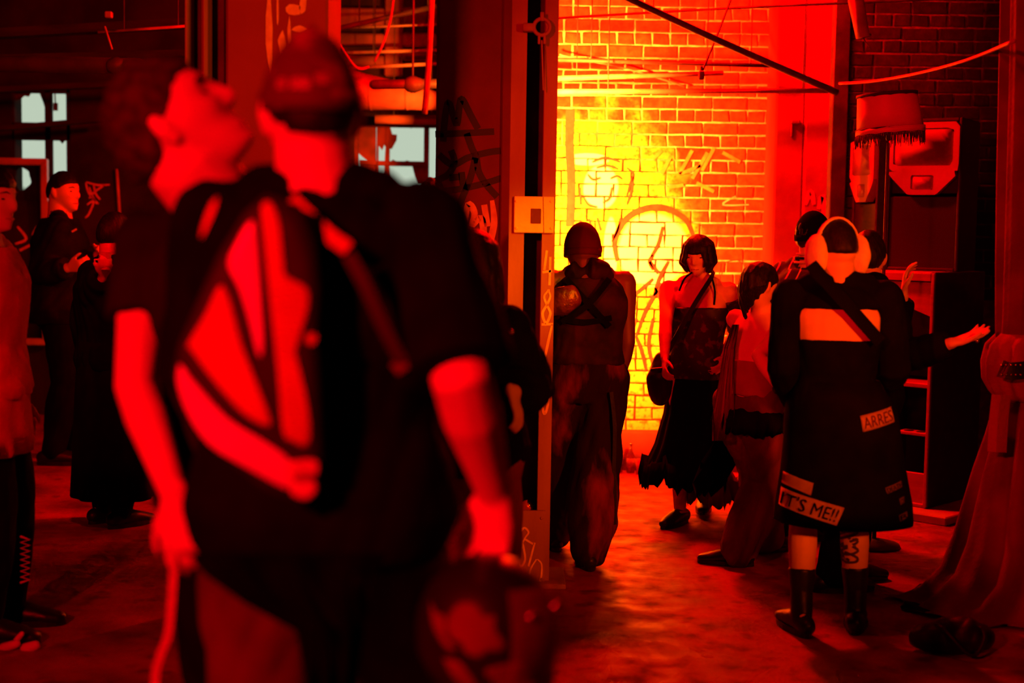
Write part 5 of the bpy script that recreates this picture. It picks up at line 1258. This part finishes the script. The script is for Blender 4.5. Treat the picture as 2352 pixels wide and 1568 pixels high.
# ---- woman in the black dress facing the camera
p8 = Person('woman with black bob and black slip dress, walking towards us from the bright wall', 1596, 7.92, 1.63, 196, headdir=(-.42, -1, -.24), feet={1: (-.08, -.06, 0, 215), -1: (.10, .28, .02, 190)}, build=.98)
p8.set_arm(1, (1530, 735, 7.8), (1526, 850, 7.55), palm=(.9, .2, 0), curl=.6); p8.set_arm(-1, (1686, 745, 7.98), (1650, 850, 7.75), palm=(-.9, 0, 0), curl=.5)
p8.body(.0065, female=True); p8.face()
p8.hair(HAIRM, thick=.09, front=.42, bangs=.22, nape=-.75, side=-.55, strands=[(48, .06, .018), (70, .09), (90, .10), (115, .11), (140, .11), (165, .11), (195, .11), (220, .11), (245, .11), (270, .10), (290, .09), (312, .06, .018)], voxel=.006)
LACE = mat('black_lace', (.012, .01, .01), .6, (.10, .03, .03), 26, thr=(.55, .62), spec=.4)
bm = bmesh.new(); p8.torso(bm, -.03, .215, .012); organic('bodice', bm, LACE, p8.root, .008, 2, .003)
for sx, pts in ((-1, [(1560, 668), (1572, 640), (1590, 625)]), (1, [(1640, 700), (1642, 670), (1636, 640)])):
    bm = bmesh.new(); P = smooth_path([at(x, y, 7.92 - .115) for x, y in pts], 4); ribbon(bm, P, .010, (0, -1, 0), .004); build('dress_strap', bm, BLACK, p8.root, False)
zt_ = lambda y: zat(1590, y, 7.92)
p8.skirt([(zt_(835), .135), (zt_(890), .16), (zt_(950), .165, -.01), (zt_(1020), .19, -.03, -.02), (zt_(1075), .225, -.05, -.02), (zt_(1108), .24, -.06, -.02)], BLACK, name='skirt', nf=9, amp=.13, jag=.07)
p8.skirt([(zt_(1060), .12, .06), (zt_(1120), .17, .10), (zt_(1150), .185, .11)], mat('sheer_red_hem', (.14, .03, .03), .8), name='sheer_underskirt', nf=8, amp=.15, jag=.05)
p8.shoes(LEATHER)
bm = bmesh.new(); a8 = p8.ank[1]; tube(bm, [a8 + Vector((-.045, -.02, .0)), a8 + Vector((0, -.055, .0)), a8 + Vector((.045, -.02, 0))], [.008] * 3, 8); build('ankle_strap', bm, LIGHTC, p8.root)
sleeve = bmesh.new(); p8.arm_tube(sleeve, -1, .012, .15, .95); organic('net_sleeve', sleeve, LACE, p8.root, .008, 2, .003)
bm = bmesh.new(); c = p8.head + p8.hR @ Vector((-.079, 0, -.045)); bmesh.ops.create_uvsphere(bm, u_segments=8, v_segments=6, radius=.007, matrix=Matrix.Translation(c)); build('earring', bm, CHROME, p8.root)
hb8 = empty('shoulder_bag', at(1516, 915, 7.62), 'black shoulder bag at the hip of the black dress woman', 'bag')
bm = bmesh.new(); tube(bm, [at(1524, 826, 7.65), at(1516, 870, 7.62), at(1514, 908, 7.62)], [(.05, .05), (.075, .07), (.06, .06)], 18, ref=(1, 0, 0)); o = organic('body', bm, LEATHER, hb8, .01, 3, .006)
bm = bmesh.new(); P = smooth_path([at(1528, 820, 7.62), at(1560, 760, 7.72), at(1600, 690, 7.76), at(1632, 640, 7.80), at(1640, 622, 7.92)], 5); ribbon(bm, P, .025, (.1, -1, 0), .004); build('strap', bm, LEATHER, hb8, False)
bm = bmesh.new(); tube(bm, [at(1498, 850, 7.56), at(1532, 846, 7.56)], [.012, .012], 8); build('clasp', bm, LEATHER, hb8)

# ---- bent over dancer with bare back
p9 = Person('hunched dancer with dark hair, bare red lit back and baggy grey trousers', 1718, 6.96, 1.58, 45, lean=(16, 0), headdir=(.75, .5, -.45), headpx=(1746, 655, 6.98), feet={1: (-.05, -.08, 0, 285), -1: (.14, .22, 0, 60)}, hipdrop=.06)
p9.set_arm(1, (1708, 850, 6.72), (1790, 890, 6.62), palm=(0, .5, -.6), curl=.6, handdir=(.8, 0, -.45)); p9.set_arm(-1, (1800, 790, 7.1), (1810, 860, 7.0), curl=.5)
p9.body(.0075, female=True); p9.face()
p9.hair(HAIRM, thick=.10, front=.42, nape=-.7, side=-.35, strands=[(200, .17), (222, .2), (180, .16), (160, .14), (140, .1), (240, .16), (120, .06)], voxel=.007)
ROSE = mat('rose_halter_top', (.30, .04, .03), .8, (.24, .03, .025), 6, bump=.2, bscale=100)
bm = bmesh.new(); p9.torso(bm, .03, .13, .016); organic('halter_top', bm, ROSE, p9.root, .009, 3, .006, 1, 4)
p9.pants(mat('dusty_cargo_cloth', (.07, .012, .01), .9, (.22, .035, .03), 3, bump=.25, bscale=60, aniso=(1.5, 1.5, .6)), (.035, .06, .07, .06), fold=.013, seed=9); p9.shoes(LEATHER)
bm = bmesh.new(); rows = []
for (x, y, w_) in ((1690, 745, 16), (1676, 800, 26), (1668, 880, 36), (1662, 950, 50), (1655, 1012, 40)):
    r_ = []
    for i in range(9): q = i / 8 - .5; r_.append(at(x + w_ * q, y, 6.88 + .035 * math.sin(i * 2.3 + y * .012)))
    rows.append(r_)
loft(bm, rows, cap=False, closed=False); bmesh.ops.solidify(bm, geom=bm.faces[:], thickness=.004); build('hanging_scarf', bm, ROSE, p9.root)
p9.skirt([(zat(1720, 922, 6.96), .15, .02), (zat(1720, 940, 6.96), .19, .02), (zat(1720, 968, 6.96), .205, .01), (zat(1720, 992, 6.96), .18, .0)], BLACK, name='waist_wrap', nf=17, amp=.07, jag=.02)
bm = bmesh.new(); rows = []
for (x, y, w_) in ((1700, 950, 40), (1680, 1000, 60), (1650, 1060, 80), (1625, 1110, 70), (1615, 1135, 36)):
    rows.append([at(x + w_ * (i / 8 - .5), y + 8 * math.sin(i * 1.7), 7.12 + .03 * math.sin(i * 1.9 + y * .03)) for i in range(9)])
loft(bm, rows, cap=False, closed=False); bmesh.ops.solidify(bm, geom=bm.faces[:], thickness=.004); build('trailing_cloth', bm, BLACK, p9.root)
bm = bmesh.new(); w9 = p9.arm[1][1]; d9 = (w9 - p9.arm[1][0]).normalized()
tube(bm, [w9 - d9 * .02, w9 - d9 * .004], [.034, .034], 14, round_=False); build('bracelet', bm, LEATHER, p9.root)

# ---- person in pinstripes and beanie
p10 = Person('person in black beanie and dark pinstripe shirt next to the plaster pilaster', 1850, 7.55, 1.76, 50, headdir=(.8, .6, .1))
STRIPE = bpy.data.materials.new('pinstripe_cloth'); STRIPE.use_nodes = True; N = STRIPE.node_tree.nodes; L = STRIPE.node_tree.links
tc = N.new('ShaderNodeTexCoord'); mp = N.new('ShaderNodeMapping'); mp.inputs['Rotation'].default_value = (0, math.radians(-28), 0); wv = N.new('ShaderNodeTexWave'); wv.bands_direction = 'X'; wv.inputs['Scale'].default_value = 7.5; wv.inputs['Distortion'].default_value = 1.2; wv.inputs['Detail'].default_value = 1
rp = N.new('ShaderNodeMapRange'); rp.inputs[1].default_value = .90; rp.inputs[2].default_value = .97; mxs = N.new('ShaderNodeMix'); mxs.data_type = 'RGBA'; mxs.inputs[6].default_value = (.012, .011, .011, 1); mxs.inputs[7].default_value = (.6, .5, .46, 1)
L.new(tc.outputs['Object'], mp.inputs[0]); L.new(mp.outputs[0], wv.inputs[0]); L.new(wv.outputs['Fac'], rp.inputs[0]); L.new(rp.outputs[0], mxs.inputs[0]); L.new(mxs.outputs[2], N['Principled BSDF'].inputs['Base Color']); N['Principled BSDF'].inputs['Roughness'].default_value = .85
p10.rest_arm(1); p10.rest_arm(-1); p10.body(.009); p10.hair(HAIRM, thick=.08, front=.3, nape=-.6, side=-.4)
cap(p10, BLACK, name='beanie', soft=True, lo=-.15, rise=.06); p10.shirt(STRIPE, hem=-.05, sleeve=1.85, infl=.035, loose=.035, name='shirt'); p10.pants(BLACK); p10.shoes(LEATHER)
for k in range(3):
    bm = bmesh.new(); c = p10.neck + p10.u2 * (.005 + .022 * k) + p10.fw * (-.005); tube(bm, [c, c + p10.u2 * .012], [.088 - .006 * k] * 2, 20, round_=False); build('striped_collar', bm, LIGHTC if k % 2 == 0 else BLACK, p10.root)

# ---- person gesturing beside the speakers
p12 = Person('dark haired person in black reaching a hand out towards the loudspeakers', 1985, 6.45, 1.70, 78, headdir=(.3, 1, -.05), headpx=(1994, 590, 6.5), feet={1: (-.14, -.06, 0, 80), -1: (-.02, .16, 0, 80)})
p12.set_arm(1, (2072, 842, 6.2), (2160, 796, 6.1), palm=(.1, -.25, 1), curl=.25, handdir=(.9, .1, .30), spread=2.0); p12.set_arm(-1, (2058, 810, 6.6), (2060, 726, 6.55), palm=(1, -.3, 0), curl=.45, handdir=(.05, 0, 1))
p12.body(.0075); p12.face(); p12.hair(HAIRM, thick=.10, front=.4, nape=-.6, side=-.02); p12.shirt(BLACK, hem=-.05, sleeve=1.9, infl=.03, loose=.025, name='jumper', fold=.007); p12.pants(BLACK, (.03, .04, .045, .04)); p12.shoes(LEATHER, boot=.55)
bm = bmesh.new(); c12 = p12.ank[1].lerp(p12.knee[1], .56); tube(bm, [c12, c12 + Vector((0, 0, .03))], [.072, .072], 18, round_=False); build('boot_cuff', bm, LIGHTC, p12.root)
bm = bmesh.new(); w12 = p12.arm[1][1]; bmesh.ops.create_uvsphere(bm, u_segments=8, v_segments=6, radius=.009, matrix=Matrix.Translation(w12 + Vector((.09, -.025, .01)))); build('ring', bm, CHROME, p12.root)

# ---- person with ear muffs and printed skirt
p11 = Person('person with cream ear muffs, open back top and black skirt with lettered patches', 1912, 5.72, 1.72, 4, headdir=(-.18, 1, -.06), headpx=(1921, 574, 5.74), feet={-1: (-.11, -.02, 0, -12), 1: (.13, .04, 0, 15)}, build=1.03)
p11.set_arm(-1, (1800, 850, 5.70), (1838, 950, 5.95), palm=(1, 0, 0), curl=.5); p11.set_arm(1, (2052, 835, 5.72), (2016, 900, 6.0), palm=(-1, 0, 0), curl=.5)
p11.body(.0075); p11.hair(HAIRM, thick=.09, front=.4, nape=-.18, side=.1, voxel=.007)
bm = bmesh.new(); p11.torso(bm, .243, .292, .016)
for k in (-1, 1): p11.arm_tube(bm, k, lambda t: .014 + .016 * sm(t, 0, .8), 0, 1.95); tube(bm, [p11.neck - p11.u2 * .05, p11.sh[k] - p11.u2 * .02], [.05, .062], 12)
tube(bm, [p11.neck - p11.u2 * .06, p11.neck - p11.u2 * .004], [.105, .074], 20, round_=False)
for k in (-1, 1): tube(bm, [p11.neck + (p11.head - p11.neck) * .02 - p11.fw2 * .012, p11.neck.lerp(p11.sh[k], .62) + p11.u2 * .012 * p11.H], [.034 * p11.H, .030 * p11.H], 12)
organic('shrug', bm, BLACK, p11.root, .008, 3, .003)
bm = bmesh.new(); p11.torso(bm, -.03, .172, .014); organic('fitted_top', bm, BLACK, p11.root, .009, 3, .004)
bm = bmesh.new(); P = smooth_path([at(x, y, 5.72 - d_) for x, y, d_ in ((1862, 606, .10), (1900, 650, .155), (1950, 705, .165), (1990, 750, .165), (2022, 786, .15))], 5); ribbon(bm, P, .05, (0, -1, .05), .006); build('cross_strap', bm, BLACK, p11.root, False)
SK = [(872, 1922, 97), (920, 1928, 120), (950, 1932, 130), (1010, 1935, 135), (1080, 1937, 144), (1150, 1938, 156), (1194, 1937, 160)]
kk = 5.72 / F_PX; sko = p11.o
SKR = [(zat(1930, y, 5.72), hw * kk, at(c, y, 5.72).x - sko.x) for y, c, hw in SK]
p11.skirt(SKR, BLACK, amp=.012, nf=9, squash=.82)
def skmap(px, py, off=.004):
    p = at(px, py, 5.60); hw = np.interp(-p.z, [-r[0] for r in SKR], [r[1] for r in SKR]); dx = np.interp(-p.z, [-r[0] for r in SKR], [r[2] for r in SKR])
    u = max(-.985, min(.985, (p.x - sko.x - dx) / hw)); x = sko.x + dx + u * (hw + off * abs(u)); return Vector((x, 5.72 - .82 * hw * math.sqrt(1 - u * u) - off - .003, p.z))
def patch(poly4, material, nm='patch', text=None, tmat=None, parent=None, tsize=1.0, off=.004, label=None):
    """poly4: pixel corners tl, tr, br, bl"""
    tl, tr, br, bl = [Vector((*q, 0)) for q in poly4]; bm = bmesh.new(); rows = []
    def uv(u, v): return tl.lerp(tr, u).lerp(bl.lerp(br, u), v)
    for j in range(5): rows.append([skmap(*uv(i / 14, j / 4).xy, off) for i in range(15)])
    loft(bm, rows, cap=False, closed=False); bmesh.ops.solidify(bm, geom=bm.faces[:], thickness=-.002)
    o = build(nm, bm, material, parent or p11.root)
    if label: o['label'] = label
    if text:
        me = text_mesh(text, 1.0, 0.0); xs = [v.co.x for v in me.vertices]; ys_ = [v.co.y for v in me.vertices]; x0, x1, y0, y1 = min(xs), max(xs), min(ys_), max(ys_)
        for v in me.vertices:
            u = .06 + .88 * (v.co.x - x0) / (x1 - x0); vv = .14 + .72 * (1 - (v.co.y - y0) / (y1 - y0)); q = uv(u, vv); v.co = skmap(q.x, q.y, off + .004)
        link('lettering', me, tmat or BLACK, o)
    return o
PATW = mat('cream_patch_cloth', (.72, .55, .42), .85, (.6, .42, .3), 14)
PATD = mat('faded_patch_cloth', (.30, .2, .18), .85, (.2, .12, .1), 20)
patch([(1966, 950), (2048, 934), (2053, 968), (1972, 986)], PATW, text='ARRES', tmat=mat('maroon_ink', (.06, .012, .01), .8), label='cream patch reading ARRES')
patch([(1801, 1124), (1926, 1154), (1908, 1194), (1793, 1164)], PATW, text="IT'S ME!!", label="cream hem patch reading IT'S ME!!")
patch([(1806, 1088), (1863, 1104), (1857, 1132), (1798, 1112)], PATW, label='blank pale patch')
patch([(2021, 1112), (2066, 1101), (2069, 1115), (2026, 1126)], PATD, text='DEATH', label='small faded patch reading DEATH')
patch([(2057, 1140), (2072, 1136), (2072, 1150), (2060, 1154)], PATD, text='OF', label='tiny faded patch reading OF')
patch([(2054, 1176), (2078, 1170), (2080, 1184), (2058, 1191)], PATD, text='R', label='small faded patch near the hem')
p11.shoes(LEATHER, boot=.46, name='boot')
# tattoo on the right calf
def calf(k, side):
    return p11.knee[k].lerp(p11.ank[k], .35)
bm = bmesh.new(); c = p11.knee[1].lerp(p11.ank[1], .12)
for j in range(7):
    P = []
    for i in range(9):
        a = -PI / 2 - .75 + .75 * math.sin(i * 1.1 + j * 1.7); q = p11.knee[1].lerp(p11.ank[1], -.02 + .075 * j + .05 * math.sin(i * .9 + j)); r_ = .0635 - .0012 * j; P.append(q + Vector((math.cos(a) * r_, math.sin(a) * r_, 0)))
    ribbon(bm, smooth_path(P, 3), .010, lambda p, c=c: Vector((p.x - c.x, p.y - c.y, 0)).normalized(), .0012)
build('tattoo', bm, mat('tattoo_ink', (.05, .025, .02), .6), p11.root, False)
em = bmesh.new(); k = p11.hscale; P = []
for i in range(15):
    a = PI * i / 14; P.append(p11.head + p11.hR @ (Vector((math.cos(a) * .094, -.012, math.sin(a) * .135 - .004)) * k))
tube(em, P, [(.016, .006)] * len(P), 8, ref=p11.hR @ Vector((0, 1, 0))); emo = build('ear_muffs', em, PLUSH, p11.root)
for q in (-1, 1):
    bm = bmesh.new(); c = p11.head + p11.hR @ (Vector((q * .092, -.012, -.022)) * k); Mx = Matrix.Translation(c) @ (p11.hR @ Matrix.Diagonal((.042, .066, .084))).to_4x4(); bmesh.ops.create_icosphere(bm, subdivisions=4, radius=1.0, matrix=Mx)
    for v in bm.verts:
        n_ = (v.co - c).normalized(); v.co += n_ * (.003 * math.sin(70 * v.co.x + 50 * v.co.z) * math.sin(60 * v.co.y + 40 * v.co.z))
    build('ear_pad', bm, PLUSH, emo)
flush()

# ================================================================== SMALL THINGS
GILT = mat('glossy_gilt_frame', (.62, .42, .24), .22, (.5, .32, .18), 6, spec=.7, coat=.4)
YM = 11.93
fx0, fx1, fz0, fz1 = at(-150, 600, YM).x, at(112, 600, YM).x, zat(100, 792, YM), zat(100, 364, YM)
pf = empty('picture_frame', ((fx0 + fx1) / 2, YM, fz0), 'empty glossy gilt picture frame hung across the broken window', 'frame')
fw_ = 15 * YM / F_PX
def fbar(pts):
    bm = bmesh.new(); prism(bm, [Vector((x, YM - .03, z)) for x, z in pts], (0, .06, 0)); bmesh.ops.bevel(bm, geom=bm.edges[:], offset=.008, segments=2, affect='EDGES'); build('rail', bm, GILT, pf, False)
fbar([(fx0, fz1), (fx1, fz1), (fx1 - fw_, fz1 - fw_), (fx0 + fw_, fz1 - fw_)]); fbar([(fx0, fz0), (fx1, fz0), (fx1 - fw_, fz0 + fw_), (fx0 + fw_, fz0 + fw_)])
fbar([(fx1, fz0), (fx1, fz1), (fx1 - fw_, fz1 - fw_), (fx1 - fw_, fz0 + fw_)]); fbar([(fx0, fz0), (fx0, fz1), (fx0 + fw_, fz1 - fw_), (fx0 + fw_, fz0 + fw_)])
# bottles and a cup along the foot of the brick wall
BOT = mat('brown_bottle_glass', (.25, .08, .03), .15, spec=.6, coat=.5)
def bottle(px, py, Y, z, h, label):
    x = at(px, py, Y).x; r = h * .14; o = empty('bottle', (x, Y, z), label, 'bottle'); bm = bmesh.new()
    tube(bm, [(x, Y, z), (x, Y, z + .02 * h), (x, Y, z + .58 * h), (x, Y, z + .72 * h), (x, Y, z + .97 * h)], [r * .9, r, r, r * .45, r * .38], 16, round_=False); build('glass', bm, BOT, o)
    bm = bmesh.new(); tube(bm, [(x, Y, z + .95 * h), (x, Y, z + h)], [r * .45] * 2, 12, round_=False); build('cap', bm, CHROME, o)
    bm = bmesh.new(); tube(bm, [(x, Y, z + .2 * h), (x, Y, z + .5 * h)], [r * 1.02] * 2, 16, round_=False); build('label_band', bm, LIGHTC, o)
bottle(1418, 1060, YW - .24, 0.0, .26, 'brown bottle on the floor at the plinth, next to the harness vest man')
bottle(1448, 1090, YW - .26, 0.0, .2, 'short brown bottle alone on the floor before the plinth')
bm = bmesh.new(); c = at(1470, 1090, YW - .32); rings = []
for r_, z in ((.026, .001), (.036, .10), (.033, .10), (.024, .006)): rings.append([Vector((c.x + r_ * math.cos(t), c.y + r_ * math.sin(t), z)) for t in np.linspace(0, 2 * PI, 18, endpoint=False)])
loft(bm, rings); tag(build('cup', bm, mat('clear_red_cup', (.6, .35, .3), .3)), 'discarded pale cup on the floor before the plinth', 'cup')
# drinks can wedged on a ledge inside the steel column
lz = zat(1205, 1186, YC + .08)
bm = bmesh.new(); span(bm, xL1 - .03, xR0 + .03, YC + .01, YC + .19, lz - .012, lz); build('ledge', bm, STEEL_D, colm, False)
can = empty('drinks_can', (at(1202, 1180, YC + .09).x, YC + .09, lz), 'crushed drinks can wedged inside the steel column', 'can')
cc = Vector(can.location) + Vector((0, 0, .034)); dr = Vector((.62, -.35, .55)).normalized()
bm = bmesh.new(); tube(bm, [cc - dr * .045, cc - dr * .036, cc + dr * .0, cc + dr * .034, cc + dr * .045], [.022, .028, (.022, .03), .028, .022], 18, ref=(0, 1, 0), round_=False); build('body', bm, mat('red_can', (.6, .1, .08), .3, (.5, .07, .06), 9, metal=.3), can)
bm = bmesh.new(); tube(bm, [cc + dr * .045, cc + dr * .048], [.021, .021], 16, round_=False); build('lid', bm, CHROME, can)
# black handbag slumped on the floor before the curtain
hbg = empty('handbag', atz(2190, 1500, 0), 'slumped black handbag on the floor before the curtain', 'bag')
bc = atz(2190, 1500, 0); bm = bmesh.new()
tube(bm, [bc + Vector((-.13, .03, .05)), bc + Vector((-.04, 0, .07)), bc + Vector((.05, 0, .075)), bc + Vector((.12, .03, .06))], [(.045, .055), (.07, .085), (.072, .09), (.05, .06)], 16, ref=(0, 0, 1))
organic('body', bm, LEATHER, hbg, .008, 4, .006, 1.2, 5)
bm = bmesh.new(); P = smooth_path([bc + Vector((-.08, -.02, .12)), bc + Vector((-.05, -.10, .10)), bc + Vector((.03, -.13, .03)), bc + Vector((.09, -.09, .09)), bc + Vector((.08, -.02, .12))], 6); tube(bm, P, [.008] * len(P), 8); build('handle', bm, LEATHER, hbg)
for dx in (-.07, .08):
    bm = bmesh.new(); bmesh.ops.create_uvsphere(bm, u_segments=8, v_segments=6, radius=.009, matrix=Matrix.Translation(bc + Vector((dx, -.05, .115)))); build('buckle', bm, CHROME, hbg)
flush()
